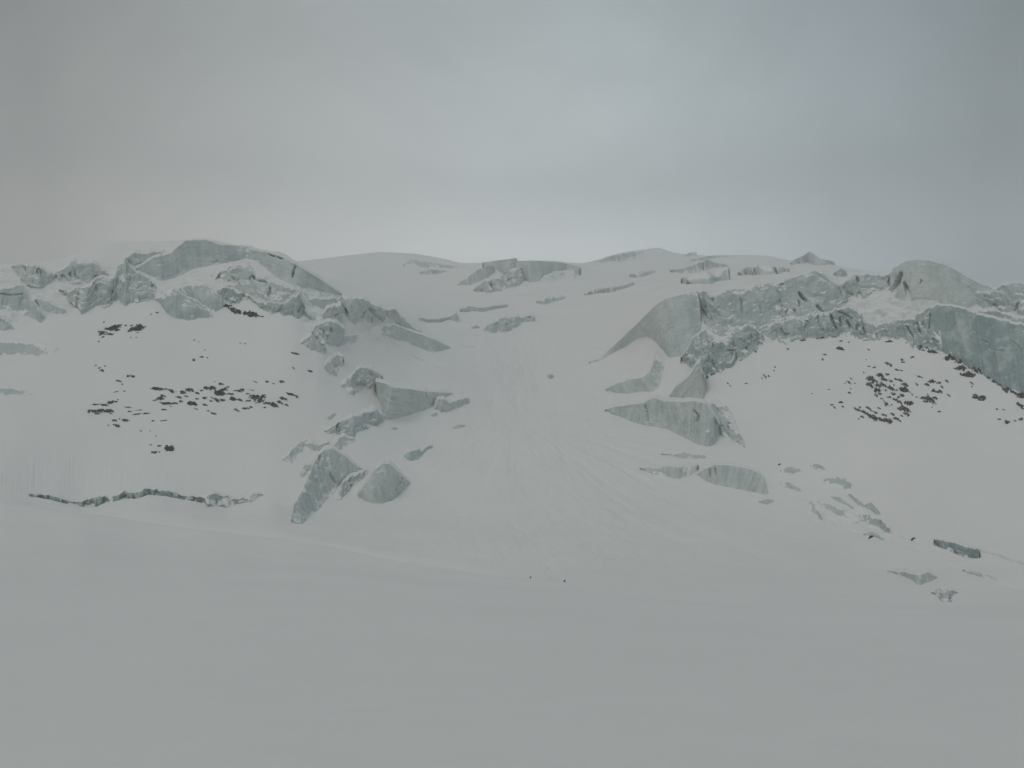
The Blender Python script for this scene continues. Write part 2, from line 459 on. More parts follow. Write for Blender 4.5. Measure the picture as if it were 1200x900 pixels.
def ice_wall(name, label, cat, top, foot, lean=0.3, cap=5, rough=1.0, blocks=0.5, cracks=(), group=None, stand=0.0, seed=None, bulge=0.0, veil=0.5, jit=1.6, deep=0.15, fade='', layers=None, runs=None):

    """A free-standing mass of glacier ice: a broken front rising from the snow at its foot, side returns running back
    into the slope, and a snow roof running from the lip back onto the slope behind."""
    seed = len(WALLS) * 13 + 5 if seed is None else seed
    h_ = np.random.default_rng(seed)
    layers = h_.uniform(0.1, 0.6) if layers is None else layers
    runs = h_.uniform(0.0, 0.45) if runs is None else runs
    _, lt = resample(top, 2); _, lf = resample(foot, 2)
    n = int(max(14, max(lt, lf) / 0.8))
    T, _ = resample(top, n); F, _ = resample(foot, n)
    u = np.linspace(0, 1, n)
    hp = np.hypot(*(T - F).T)
    hmax = hp.max()
    m = int(np.clip(hmax / 0.75, 6, 120))
    sc = 0.55
    # ragged lip
    def jag(A, s, k): return (2.6 * perlin(A[:, 0] / 15, A[:, 1] / 15, s, 3) + 1.5 * perlin(A[:, 0] / 5.5, A[:, 1] / 5.5, s, 4) + 0.9 * perlin(A[:, 0] / 2.2, A[:, 1] / 2.2, s, 5)) * k
    soft = np.clip(hp / 10, 0, 1) * rough * jit
    T = T + np.stack([jag(T, seed + 40, 0.4) * soft, jag(T, seed, 1.0) * soft], -1)
    F = F + np.stack([jag(F, seed + 60, 0.4) * soft, jag(F, seed + 20, 1.0) * soft], -1)
    RF, PF = hit(F[:, 0], F[:, 1])
    bad = np.isnan(RF)
    if bad.all():
        raise ValueError('no footing for ' + name)
    if bad.any():
        RF = np.interp(np.arange(n), np.arange(n)[~bad], RF[~bad])
        az, sl = ray(F[:, 0], F[:, 1]); PF = np.stack([RF * np.sin(az), RF * np.cos(az), RF * sl], -1)
    k = max(1, n // 14)
    # keep the foot from jumping far between neighbours (it follows the ground in big steps only)
    RFs = box_smooth(RF, k)
    RF = np.minimum(RF, RFs + 4)
    azF, slF = ray(F[:, 0], F[:, 1])
    wid = np.ptp(F[:, 0]) * np.median(RF) / FPX
    if DEBUG and np.ptp(RF) > 1.6 * wid: print('DEEP', label, round(wid, 1), RF.min().round(), RF.max().round())
    RF = np.clip(RF, np.median(RF) - 1.4 * wid, np.median(RF) + 1.4 * wid)
    RF = RF - stand
    PF = np.stack([RF * np.sin(azF), RF * np.cos(azF), RF * slF], -1)
    azT, slT = ray(T[:, 0], T[:, 1])
    RT = (RF - lean * PF[:, 2]) / np.maximum(1 - lean * slT, 0.2)
    RT = np.maximum(RT, RF + 0.1)
    RH, _ = hit(T[:, 0], T[:, 1])
    RT = np.where(np.isnan(RH), RT, np.minimum(RT, RH * 0.9975))
    if 'e' in fade: RT = np.where(np.isnan(RH), RT, np.maximum(RT, RH - 2.2))
    RT = box_smooth(RT, max(1, n // 30))
    PT = np.stack([RT * np.sin(azT), RT * np.cos(azT), RT * slT], -1)
    Hm = np.linalg.norm(PT - PF, axis=1)
    Hmax = Hm.max()
    # outward direction of the wall
    mid = box_smooth((PF + PT) / 2, k)
    tan = np.gradient(mid, axis=0); tan[:, 2] = 0
    tan /= np.linalg.norm(tan, axis=1)[:, None] + 1e-9
    out = np.stack([tan[:, 1], -tan[:, 0], 0 * u], -1)
    rad = -mid / (np.linalg.norm(mid, axis=1)[:, None] + 1e-9); rad[:, 2] = 0
    out *= np.sign((out * rad).sum(1))[:, None]
    out = box_smooth(out * 0.5 + rad * 0.5, k); out /= np.linalg.norm(out, axis=1)[:, None]
    v = np.concatenate([[-0.35, -0.12], np.linspace(0, 1, m)])
    P = PF[:, None] + (PT - PF)[:, None] * v[None, :, None]
    P[:, 0, 2] -= 2.5; P[:, 1, 2] -= 0.8
    # undo the sideways drift below the foot: the root goes straight down
    P[:, :2, :2] = PF[:, None, :2] - rad[:, None, :2] * 0.6
    P[:, 0, 2] = np.minimum(P[:, 0, 2], height(P[:, 0, 0], P[:, 0, 1]) - 1.0)
    Um = np.concatenate([[0], np.cumsum(np.linalg.norm(np.diff(mid, axis=0), axis=1))])[:, None] + 0 * v[None]
    Vm = Hm[:, None] * v[None]
    taper = np.clip(Hm / 3.0, 0, 1)[:, None] * np.clip(np.sin(np.clip(v, 0, 1) * PI)[None] * 1.6 + 0.35, 0, 1)
    A = np.clip(Hmax, 1.5, 22)
    bs = np.clip(A * 0.55, 2.5, 9)
    wx = Um + 1.6 * perlin(Um / 5, Vm / 5, seed, 7) + 0.35 * Vm; wy = Vm + 1.6 * perlin(Um / 5, Vm / 5, seed + 9.5, 8)
    val, edge = cells(wx / bs, wy / (bs * 1.25), seed)
    val2, edge2 = cells(wx / (bs * 0.38), wy / (bs * 0.38), seed + 3)
    D = blocks * A * 0.085 * ((val - 0.5) * smooth01(edge * 3) * 1.5 - 0.25 * np.exp(-(edge / 0.09) ** 2))
    D += blocks * A * 0.032 * ((val2 - 0.5) * smooth01(edge2 * 3) * 1.3 - 0.2 * np.exp(-(edge2 / 0.10) ** 2))
    rid = fbm(Um / (A * 0.28) + seed, Vm / (A * 0.55), seed * 1.7, 4, seed + 77, 0.6)
    D -= blocks * A * 0.03 * np.exp(-(rid / 0.06) ** 2)
    D += rough * A * 0.105 * fbm(P[..., 0] / (A * 0.8), P[..., 1] / (A * 0.8), P[..., 2] / (A * 0.8), 6, seed, 0.56)
    if blocks >= 0.42 and Hmax > 6:
        # uneven terraces: short upright steps with ledges that hold snow
        st = Vm / np.maximum(Hm[:, None], 1e-3) * np.clip(Hmax / 9, 1.2, 3.0) + 2.1 * fbm(Um / (A * 0.9) + seed, Vm / (A * 1.6), seed * 0.3, 5, seed + 31, 0.58) + h_.uniform(-1, 1) * Um / (A * 4)
        fr = st % 1
        amp = A * 0.12 * np.clip(0.40 + 2.0 * perlin(Um / (A * 0.7), Vm / (A * 0.6), seed, 33), 0.0, 1.3)
        D += amp * (fr - smooth01((fr - 0.74) / 0.26))
        D += A * 0.10 * fbm(Um / (A * 0.55) + 3, Vm / (A * 0.7), seed * 1.1, 3, seed + 35, 0.5)
    # layers of old snowfalls, standing out as ledges parallel to the lip
    wob = 0.5 * perlin(Um / 14, Vm / 6, seed, 12)
    q = (Hm[:, None] - Vm) + wob
    D += rough * layers * 0.5 * (perlin(q / 1.3, Um / 60, seed, 13) + 0.6 * perlin(q / 0.55, Um / 40, seed, 14))
    D += runs * np.clip(A, 3, 12) * 0.07 * perlin(Um / 1.6 + 0.3 * perlin(Um / 6, Vm / 5, seed, 23), Vm / 22, seed, 22)
    D += bulge * Hm[:, None] * np.sin(np.clip(v, 0, 1) * PI)[None]
    PXg = F[:, None, 0] + (T - F)[:, None, 0] * np.clip(v, 0, 1)[None]
    PYg = F[:, None, 1] + (T - F)[:, None, 1] * np.clip(v, 0, 1)[None]
    D = D * taper
    auto = []
    if blocks >= 0.42 and hmax > 12:
        for _ in range(int(max(lt, lf) / 20)):
            j = h_.integers(1, n - 1); f0 = h_.uniform(0.0, 0.75); f1 = f0 + h_.uniform(0.12, 0.42)
            j2 = int(np.clip(j + h_.normal(0.1, 0.45) * hmax * (f1 - f0), 0, n - 1)); j1 = (j + j2) // 2
            p0 = F[j] + (T[j] - F[j]) * (1 - f0); p2 = F[j2] + (T[j2] - F[j2]) * max(0.02, 1 - f1); p1 = F[j1] + (T[j1] - F[j1]) * (1 - (f0 + f1) / 2) + h_.normal(0, 1.8, 2)
            auto.append(([tuple(p0), tuple(p1), tuple(p2)], h_.uniform(0.45, 1.05), h_.uniform(0.6, 2.0)))
    for line, w, dep in list(cracks) + auto:
        w, dep = w * 0.85, dep * 1.7
        line = np.array(line, float)
        for _ in range(2):      # round the corners
            line = np.concatenate([line[:1], np.stack([line[:-1] * 0.75 + line[1:] * 0.25, line[:-1] * 0.25 + line[1:] * 0.75], 1).reshape(-1, 2), line[-1:]])
        wob = 1.1 * perlin(PXg / 4, PYg / 4, seed, 15)
        wob = wob + 1.3 * perlin(PXg / 2.2, PYg / 2.2, seed, 16)
        dd = seg_dist(PXg + wob, PYg + wob * 0.5, line)
        l0 = np.array(line[0]); l1 = np.array(line[-1]); lv = l1 - l0
        tt = ((PXg - l0[0]) * lv[0] + (PYg - l0[1]) * lv[1]) / (lv @ lv + 1e-9)
        ww = w * (0.35 + 0.85 * np.sqrt(np.clip(np.sin(np.clip(tt * 0.86 + 0.07, 0, 1) * PI), 0, 1)))
        D -= dep * np.exp(-(dd / ww) ** 3)
    P = P + out[:, None] * D[..., None]
    lip = P[:, -1].copy()
    # side returns
    ret = max(2.5, min(9, Hmax * 0.6))
    ret0, ret1 = min(ret, 0.3 + Hm[0] * 0.8), min(ret, 0.3 + Hm[-1] * 0.8)
    Ls, Rs = [], []
    for q_ in (1.0, 0.35):
        Ls.append(P[:1] - rad[0] * ret0 * q_ - tan[0] * 0.25 * ret0 * q_ - np.array([0, 0, 0.3 * q_]))
        Rs.append(P[-1:] - rad[-1] * ret1 * q_ + tan[-1] * 0.25 * ret1 * q_ - np.array([0, 0, 0.3 * q_]))
    Pf = np.concatenate(Ls + [P] + Rs[::-1])
    uv = np.stack([Um, Hmax - (Hm[:, None] - Vm)], -1)
    uv = np.concatenate([uv[:1] - [ret, 0], uv[:1] - [ret * 0.35, 0], uv, uv[-1:] + [ret * 0.35, 0], uv[-1:] + [ret, 0]])
    uv = uv + np.array([seed * 3.7, seed * 1.3])
    vv = np.clip(v, 0, 1)[None]
    patch = fbm(PXg / 17, PYg / 9, seed * 0.7, 4, seed + 5, 0.6)
    dust = 1.5 * np.clip(patch - 0.08, 0, 1) + 0.55 * np.clip(1 - vv / 0.22 + 1.6 * patch, 0, 1) * (hp[:, None] > 5) + 0.35 * np.clip((vv - 0.86) / 0.14 + 1.2 * patch, 0, 1)
    dust = veil * dust
    pf = 0.9 * patch
    ub = u[:, None] + 0 * vv
    if 't' in fade: dust = dust + 0.9 * smooth01((vv - 0.45 + 0.3 * pf) / 0.5)
    if 'f' in fade: dust = dust + 0.9 * smooth01((0.55 - vv + 0.3 * pf) / 0.5)
    if 'l' in fade: dust = dust + 1.0 * smooth01((0.38 - ub + 0.2 * pf) / 0.35)
    if 'r' in fade: dust = dust + 1.0 * smooth01((ub - 0.62 + 0.2 * pf) / 0.35)
    de = np.minimum(np.minimum(vv, 1 - vv), 1.6 * np.minimum(ub, 1 - ub))
    if 'e' in fade: dust = 0.25 * patch - 0.50 + 1.1 * smooth01((0.42 - de + 0.30 * pf + 0.25 * fbm(PXg / 3.5, PYg / 3.5, seed, 2, 88)) / 0.42)
    dust = dust + 1.3 * veil * smooth01((0.07 - np.minimum(ub, 1 - ub) + 0.10 * pf) / 0.08)
    dust = dust - 0.22 * deep
    dust = np.concatenate([dust[:1], dust[:1], dust, dust[-1:], dust[-1:]])
    # snow roof
    if 'e' in fade: cap = 0.6
    capu = 0.7 * cap * np.clip(hp / 4, 0.15, 1) * (1 + 1.3 * perlin(T[:, 0] / 9, seed, 0, 19) + 0.7 * perlin(T[:, 0] / 3.5, seed, 0, 20))
    RE, PE = hit(T[:, 0], T[:, 1] - capu)
    none = np.isnan(RE)
    back_ = lip - rad * 26; back_[:, 2] = lip[:, 2] - 2.0
    far = (RE - np.hypot(lip[:, 0], lip[:, 1])) > 160
    PE = np.where((none | far)[:, None], back_, PE)
    PE = box_smooth(PE, max(1, n // 40))
    w_ = np.array([0, 0.02, 0.06, 0.12, 0.22, 0.36, 0.52, 0.68, 0.84, 1.0, 1.08])
    C = lip[:, None] + (PE - lip)[:, None] * w_[None, :, None]
    Lc = np.linalg.norm(PE - lip, axis=1)[:, None]
    C[..., 2] += np.clip(Lc, 0, 30) * 0.035 * np.sin(np.clip(w_, 0, 1) * PI)[None] + 0.12 * np.clip(w_ * 12, 0, 1)[None] * np.clip(Hm / 3, 0, 1)[:, None]
    C[..., 2] += 0.25 * fbm(C[..., 0] / 6, C[..., 1] / 6, C[..., 2] * 0, 3, seed) * np.clip(w_ * 6, 0, 1)[None] * np.clip(Hm / 4, 0, 1)[:, None]
    C[:, -1, 2] -= 1.5
    s0 = C[:1] - tan[0] * 0.3 * ret0 - np.array([0, 0, min(4, Hm[0] + 1.2)]); s1 = C[-1:] + tan[-1] * 0.3 * ret1 - np.array([0, 0, min(4, Hm[-1] + 1.2)])
    C = np.concatenate([s0, C, s1])
    org = PF[n // 2].copy()
    t = thing(name, label, cat, org, group)
    fm = grid_mesh('ice_face', Pf - org, M_ICE, uv)
    fm.attributes.new('snow_dust', 'FLOAT', 'POINT').data.foreach_set('value', dust.reshape(-1).astype(np.float32))
    for an_, av_ in (('layers', layers), ('runs', runs)):
        fm.attributes.new(an_, 'FLOAT', 'POINT').data.foreach_set('value', np.full(dust.size, av_, np.float32))
    fm.attributes.new('bare_ice', 'FLOAT', 'POINT').data.foreach_set('value', np.full(dust.size, deep, np.float32))
    link('ice_face', fm, t)
    link('snow_cap', grid_mesh('snow_cap', (C - org)[:, ::-1], M_SNOW), t)
    WALLS.append(t)
    return t


G_L = 'blocks of the left ice cliff'
G_R = 'blocks of the right ice cliff'
G_S = 'seracs below the icefall'
G_U = 'broken ice in the upper basin'
# ---- left cliff, from the left edge
ice_wall('ice_cliff', 'layered ice wall under the left end of the skyline, dark slot along its foot', 'ice cliff',
         [(14, 312), (30, 310), (42, 311), (52, 318), (62, 323)], [(16, 316), (26, 329), (34, 338), (46, 341), (64, 331)], cracks=[([(33, 336), (45, 340), (58, 338)], 1.6, 4)], group=G_L)
ice_wall('ice_cliff', 'smooth ice wall at the far left edge, bounded by a slanting white snow spur', 'ice cliff',
         [(-30, 343), (-8, 341), (8, 338), (22, 335), (30, 343), (40, 357), (53, 370)], [(-30, 358), (-8, 360), (8, 363), (22, 368), (38, 372), (48, 379), (54, 374)], deep=0.3, group=G_L, blocks=0.25, cracks=[([(0, 344), (15, 346), (26, 344)], 1.0, 1.2)])
ice_wall('ice_block', 'small rounded nub of ice at the left edge, lowest of the left cliff', 'ice block',
         [(-20, 369), (-8, 370), (5, 374), (13, 380), (16, 385)], [(-20, 388), (-8, 387), (5, 387), (12, 386), (16, 386)], deep=0.4, group=G_L, blocks=0.3)
ice_wall('ice_block', 'low blue grey ice patch tucked right of the slanting snow spur', 'ice block',
         [(42, 350), (55, 354), (65, 357), (77, 364)], [(48, 360), (56, 366), (65, 367), (78, 368)], group=G_L, blocks=0.4)
ice_wall('serac', 'jagged dark topped serac under the sloping snow dome on the left', 'serac',
         [(66, 322), (75, 315), (82, 308), (87, 305.5), (100, 308), (112, 309), (116, 314), (131, 324)], [(69, 330), (78, 332), (92, 334), (104, 331), (116, 328), (132, 325)],
         cracks=[([(72, 322), (75, 326), (80, 331)], 1.8, 3), ([(111, 323), (119, 326)], 1.4, 3)], group=G_L, lean=0.2)
ice_wall('ice_cliff', 'broad grey mid cliff left of the rounded lobes, two dark rocks at its foot', 'ice cliff',
         [(70, 338), (80, 340), (100, 336), (115, 328), (130, 324), (140, 314), (147, 305), (155, 312), (165, 322), (181, 332)], [(75, 347), (84, 358), (97, 365), (118, 361), (140, 355), (160, 353), (178, 350), (184, 346)], deep=0.3, cap=1.5, jit=3.0, group=G_L, blocks=0.6, lean=0.4)
ice_wall('ice_block', 'short overhanging ice block with a black slot beneath, set in the left snow dome', 'ice block',
         [(147, 303), (156, 298.5), (172, 297), (182, 295.5), (193, 297)], [(150, 307), (158, 312), (170, 310), (178, 307), (193, 300)], lean=-0.1, cracks=[([(160, 311), (170, 308.5), (178, 305)], 1.2, 4)], group=G_L, blocks=0.2)
ice_wall('ice_cliff', 'large smooth ice face forming the highest hump of the left skyline', 'ice cliff',
         [(160, 314), (180, 302), (200, 297), (208, 290), (217, 282.5), (228, 281.5), (242, 281.5), (258, 287), (272, 287.5), (291, 289.5)], [(163, 317), (175, 325), (190, 329), (205, 326), (222, 317), (235, 314), (254, 310), (272, 307), (293, 302)],
         cap=3, blocks=0.12, rough=0.7, lean=0.35, cracks=[([(252, 307), (255, 309)], 1.8, 2.5), ([(184, 297), (191, 299)], 1.2, 3)], veil=0.22, jit=0.45, layers=0.6, runs=0.15, deep=0.35, group=G_L)
ice_wall('ice_cliff', 'long curved ice face under the falling left skyline, one thin black crack', 'ice cliff',
         [(288, 291), (300, 293.5), (315, 296), (332, 302), (350, 312), (370, 324), (385, 334), (402, 345)], [(288, 303), (300, 305), (315, 318), (330, 328), (345, 335), (360, 338), (380, 342), (402, 347)],
         cap=2, blocks=0.15, rough=0.7, lean=0.3, cracks=[([(347, 309), (344, 316), (342, 325)], 1.0, 4), ([(347, 334), (351, 335)], 1.4, 2), ([(315, 298), (322, 300)], 1.2, 2), ([(325, 301), (331, 303)], 1.2, 2)], veil=0.22, jit=0.45, layers=0.45, runs=0.3, group=G_L)
ice_wall('ice_cliff', 'sloping middle tier of broken ice between the left skyline face and the lower cliff', 'ice cliff',
         [(258, 319), (270, 312), (280, 309.5), (293, 313.5), (300, 324), (318, 331), (335, 337), (352, 340)], [(262, 334), (278, 340), (292, 344), (305, 352), (320, 360), (335, 362), (354, 352)], lean=0.45, blocks=0.55,
         cracks=[([(296, 323), (298, 328)], 1.4, 2), ([(303, 329), (316, 330)], 1.1, 2), ([(316, 336), (315, 349)], 1.0, 2)], group=G_L)
ice_wall('ice_block', 'rounded lobe of ice bulging lowest onto the left snow slope', 'ice block',
         [(181, 351), (190, 345), (204, 339), (214, 345), (228, 352), (246, 363)], [(184, 353), (195, 366), (206, 373), (220, 375.5), (232, 375), (250, 372)], blocks=0.2, rough=0.8, bulge=0.12, lean=0.5, deep=0.5, cap=1.5, group=G_L)
ice_wall('ice_block', 'smaller pale lobe of ice just above and right of the lowest lobe', 'ice block',
         [(211, 337), (225, 335), (240, 334), (250, 341), (258, 345), (264, 352)], [(220, 348), (235, 356), (244, 363), (252, 366), (258, 362), (265, 356)], blocks=0.25, bulge=0.1, lean=0.5, deep=0.35, cap=1.5, group=G_L)
ice_wall('ice_cliff', 'lower blue green cliff band right above the big rock outcrop on the left slope', 'ice cliff',
         [(250, 343), (262, 338), (280, 342), (295, 350), (303, 355), (315, 356), (330, 357), (345, 353), (350, 348), (358, 362), (368, 369)], [(252, 356), (262, 354), (280, 354.5), (295, 355.5), (304, 361), (318, 367), (335, 371), (350, 372), (362, 374), (372, 377)],
         blocks=0.7, cracks=[([(285, 346), (287, 350)], 1.6, 2.5), ([(358, 362), (366, 369)], 1.8, 3)], deep=0.55, cap=1.5, jit=3.0, group=G_L)
ice_wall('ice_block', 'flat topped ice step just below the end of the curved skyline face', 'ice block',
         [(362, 352), (375, 350), (392, 349), (402, 355)], [(366, 360), (380, 361.5), (395, 362), (404, 359)], group=G_L, blocks=0.4)
ice_wall('ice_cliff', 'wedge of cracked ice tapering right from the left cliff to a thin point', 'ice cliff',
         [(402, 344.5), (412, 349), (425, 352), (440, 358), (452, 363), (462, 364.5), (472, 372), (480, 381), (488, 387), (497, 388.5)], [(400, 361), (405, 373), (415, 379), (430, 377), (445, 378), (455, 372), (463, 378), (472, 384), (484, 388), (497, 390)],
         blocks=0.5, cracks=[([(404, 361), (407, 366), (405, 374)], 1.5, 4), ([(434, 360), (440, 369), (446, 374)], 1.5, 4), ([(452, 365), (454, 373), (459, 378)], 2.2, 4)], group=G_L, cap=3)
ice_wall('serac', 'broken serac standing left of the thin black crack in the tapering wedge', 'serac',
         [(378, 368), (385, 362), (392, 358), (399, 357), (402, 366), (402, 380)], [(378, 373), (384, 379), (390, 381), (395, 382), (400, 383), (403, 383)], group=G_L, blocks=0.9)
ice_wall('serac', 'tilted serac beside the black rift where the left cliff turns downhill', 'serac',
         [(370, 383), (382, 377), (395, 379), (404, 387), (402, 397)], [(373, 393), (382, 403), (388, 406), (396, 404), (403, 399)], group=G_L, blocks=0.9, cracks=[([(388, 384), (390, 390)], 1.3, 2)])
ice_wall('ice_block', 'low slab with a dark rift on its right, spilling onto the left snow slope', 'ice block',
         [(352, 402), (362, 394), (367, 388), (374, 393), (381, 402), (383, 412)], [(352, 404), (362, 409), (370, 412), (376, 413), (380, 414), (384, 415)], group=G_L, blocks=0.9, cracks=[([(366, 389), (374, 396), (381, 407)], 1.7, 4), ([(361, 385), (364, 382)], 1.4, 2)])
ice_wall('serac', 'leaning grey serac on the down slope end of the left cliff, dark at its right', 'serac',
         [(380, 430), (384, 422), (392, 416), (402, 416)], [(382, 434), (386, 439), (394, 440), (401, 424)], group=G_L, blocks=0.6)
ice_wall('ice_cliff', 'second longer wedge of smooth ice pointing right below the cracked wedge', 'ice cliff',
         [(432, 388), (445, 381), (460, 381), (480, 388), (495, 392.5), (510, 399), (528, 407)], [(434, 391), (446, 398), (455, 396), (470, 399), (485, 405), (505, 413), (519, 411.5), (529, 408)], veil=0.22, jit=0.45, fade="l", group=G_L, blocks=0.25, cap=3)
ice_wall('ice_block', 'narrow ice step above the open snow left of the second wedge', 'ice block',
         [(394, 402), (405, 394), (420, 394)], [(396, 407), (408, 403), (421, 398)], group=G_L, blocks=0.6)
ice_wall('ice_block', 'faint upper streak of ice breaking the snow at the left edge', 'ice block',
         [(-25, 398), (-8, 396), (15, 398), (35, 399), (60, 405), (68, 408)], [(-25, 418), (-8, 420), (20, 418), (45, 420), (57, 417), (68, 410)], lean=0.75, blocks=0.2, rough=0.6, veil=0.9, cap=3, fade="e", group='ice streaks at the left edge')
ice_wall('ice_block', 'faint lower streak of ice breaking the snow at the left edge', 'ice block',
         [(-25, 451), (-8, 450), (10, 452), (28, 457), (37, 461)], [(-25, 462), (-8, 463), (10, 464), (25, 463.5), (37, 462)], lean=0.75, blocks=0.2, rough=0.6, veil=0.9, cap=3, fade="e", group='ice streaks at the left edge')
ice_wall('crevasse_lip', 'blue green ice lip of the long crevasse across the foot of the left slope', 'crevasse',
         [(35, 578.5), (55, 580), (75, 585.5), (95, 589), (110, 583), (122, 580.5), (140, 580), (155, 577.5), (172, 574), (182, 572.5), (195, 576), (215, 580.5), (232, 583), (245, 580), (260, 582), (275, 585), (288, 584), (298, 580), (308, 579)],
         [(35, 580), (55, 583.5), (75, 588), (95, 592.5), (108, 592.5), (120, 588), (135, 587), (150, 584), (165, 581.5), (175, 577.5), (190, 579.5), (215, 583), (235, 586.5), (250, 592), (262, 595), (275, 594), (288, 591), (298, 586), (308, 580)], fade="r", deep=0.55, lean=-0.15, blocks=1.0, cap=3, jit=2.2, rough=1.3)
# ---- seracs on the apron, left side of the icefall
ice_wall('serac', 'blunt ice nose with a small black hole, left end of the striped serac', 'serac',
         [(399, 452), (405, 446), (414, 438), (423, 430.5), (435, 433), (447, 438)], [(402, 456), (409, 461), (415, 462), (422, 459), (430, 455), (446, 449)], group=G_S, blocks=0.45, lean=0.5, cracks=[([(420, 451), (424, 455), (427, 452)], 2.0, 4)])
ice_wall('serac', 'large serac face striped with snow layers, pointing right from the left apron', 'serac',
         [(440, 447), (450, 449), (462, 454.5), (480, 456), (500, 459), (515, 460), (530, 460.5)], [(444, 470), (452, 493), (470, 490), (488, 483.5), (505, 478), (515, 468), (531, 462)], veil=0.22, jit=0.45, layers=0.65, deep=0.05, runs=0.1, group=G_S, blocks=0.1, rough=0.6, lean=0.1, cap=4, cracks=[([(500, 458), (500, 466)], 0.8, 1.5)])
ice_wall('ice_block', 'small smooth ice face at the right tip of the striped serac', 'ice block',
         [(512, 468), (519, 467.5), (528, 470), (538, 468.5), (546, 467), (551, 469)], [(508, 479), (516, 483.5), (526, 482), (538, 478), (546, 475), (552, 472)], group=G_S, blocks=0.15, cap=3)
ice_wall('ice_cliff', 'rubbly dark ice bank running down left from under the striped serac', 'ice cliff',
         [(380, 505), (395, 497), (410, 489.5), (425, 482), (440, 480), (451, 488)], [(383, 507), (398, 511), (412, 512), (424, 505.5), (437, 498), (453, 494)], deep=0.35, group=G_S, blocks=1.0, rough=1.3, lean=0.5)
ice_wall('ice_block', 'pale kite shaped slab just below the rubbly ice bank', 'ice block',
         [(390, 524), (397, 515), (403, 511.5), (410, 513), (416, 515)], [(391, 526), (399, 526), (408, 522), (413, 519), (416, 516)], group=G_S, blocks=0.15)
ice_wall('serac', 'tall pointed serac drawn out into a long tail to the lower left', 'serac',
         [(341, 610), (346, 590), (358, 568), (366, 548), (373, 533), (380, 527), (390, 526), (402, 533), (410, 540), (417, 545), (428, 552)], [(343, 612), (351, 616), (360, 609), (372, 598), (381, 588), (392, 580), (398, 568), (403, 562), (412, 557), (420, 556), (428, 554)],
         veil=0.22, jit=0.45, deep=0.2, runs=0.8, layers=0.1, group=G_S, blocks=0.25, lean=0.35, cracks=[([(387, 555), (394, 566)], 0.9, 1.2), ([(376, 533), (374, 546)], 0.9, 1.2)])
ice_wall('ice_block', 'low rubble bank of ice at the right flank of the tall pointed serac', 'ice block',
         [(398, 572), (406, 561), (414, 557), (421, 556), (430, 550)], [(392, 584), (399, 586), (406, 578), (414, 568), (430, 555)], group=G_S, blocks=0.8, lean=0.8)
ice_wall('serac', 'fan shaped serac with radiating streaks, alone on the apron', 'serac',
         [(419, 579), (430, 565), (440, 550), (448, 543.5), (456, 543), (463, 549), (472, 558), (481, 565)], [(420, 581), (428, 587), (438, 590), (447, 590), (458, 586), (467, 580.5), (475, 573), (482, 567)], veil=0.22, jit=0.45, runs=0.8, layers=0.15, group=G_S, blocks=0.2, lean=0.25, bulge=0.08, cracks=[([(463, 575), (468, 567), (471, 560)], 0.9, 1.2)])
ice_wall('ice_block', 'grey lozenge of ice, leftmost on the slope left of the tall pointed serac', 'ice block',
         [(331, 538), (343, 527), (350, 519), (359, 517)], [(333, 540), (340, 542), (347, 537), (358, 523)], group=G_S, blocks=0.6, lean=0.6)
ice_wall('ice_block', 'low broken ice block right above the tip of the tall pointed serac', 'ice block',
         [(358, 521), (366, 519), (374, 520), (386, 518)], [(361, 524), (368, 528.5), (377, 528.5), (386, 523)], group=G_S, blocks=0.7)
ice_wall('ice_block', 'tiny ice fragment beside the upper left edge of the tall pointed serac', 'ice block',
         [(352, 556), (357, 546), (365, 545)], [(354, 560), (359, 556), (365, 549)], group=G_S, blocks=0.6, lean=0.6)
ice_wall('ice_block', 'blue green ice block with two thin arms, right above the fan shaped serac', 'ice block',
         [(474, 533), (482, 528), (490, 527), (494, 530), (500, 524), (506, 522)], [(475, 538), (483, 541), (490, 539.5), (494, 535), (500, 528), (506, 525)], deep=0.4, group=G_S, blocks=0.3)
for k, (tp, ft, lb) in enumerate([
        ([(383, 489), (388, 485), (394, 483)], [(386, 492), (390, 490), (394, 486)], 'small ice chip left of the rubbly ice bank'),
        ([(457, 501), (461, 500), (466, 501)], [(459, 503), (462, 504), (466, 503)], 'small ice chip just below the foot of the striped serac'),
        ([(504, 486), (508, 484.5), (513, 484.5)], [(505, 488), (509, 488), (513, 486)], 'small ice chip under the right tip of the striped serac'),
        ([(530, 500), (537, 497.5), (546, 498)], [(532, 503), (538, 502), (546, 499)], 'small ice chip out on the snow right of the striped serac'),
        ([(642, 440), (645, 438.5), (649, 440)], [(643, 443), (646, 445), (649, 442)], 'lone little ice lump in the middle of the snow ramp')]):
    ice_wall('ice_chip', lb, 'ice chip', tp, ft, group='ice chips on the snow', cap=2, blocks=0.6, veil=1.3)
# ---- upper basin
ice_wall('serac', 'square cut ice block jutting out at the middle of the skyline', 'serac',
         [(566, 307.5), (580, 305.5), (592, 304), (605, 302.5)], [(567.5, 310), (578, 313), (590, 322), (602, 320)], veil=0.22, jit=0.45, group=G_U, blocks=0.15, rough=0.5, lean=-0.12, cap=1.5)
ice_wall('ice_cliff', 'smooth ice ramp on the left of the square cut skyline block', 'ice cliff',
         [(536, 333), (545, 327), (560, 316.5), (572, 311.5), (579, 313)], [(537, 334), (550, 334.5), (560, 331), (572, 325), (578, 320)], group=G_U, blocks=0.15, rough=0.6)
ice_wall('ice_cliff', 'tumbled ice blocks under the square cut skyline block', 'ice cliff',
         [(555, 339), (566, 331), (575, 325), (590, 322), (600, 319), (613, 313)], [(557, 341), (568, 342.5), (582, 341), (595, 338), (608, 334), (619, 326)], group=G_U, blocks=1.2, rough=1.2, lean=0.5, cracks=[([(576, 327), (576, 336)], 1.3, 6), ([(617, 311), (613, 320)], 1.5, 5), ([(596, 328), (600, 326)], 1.4, 4)])
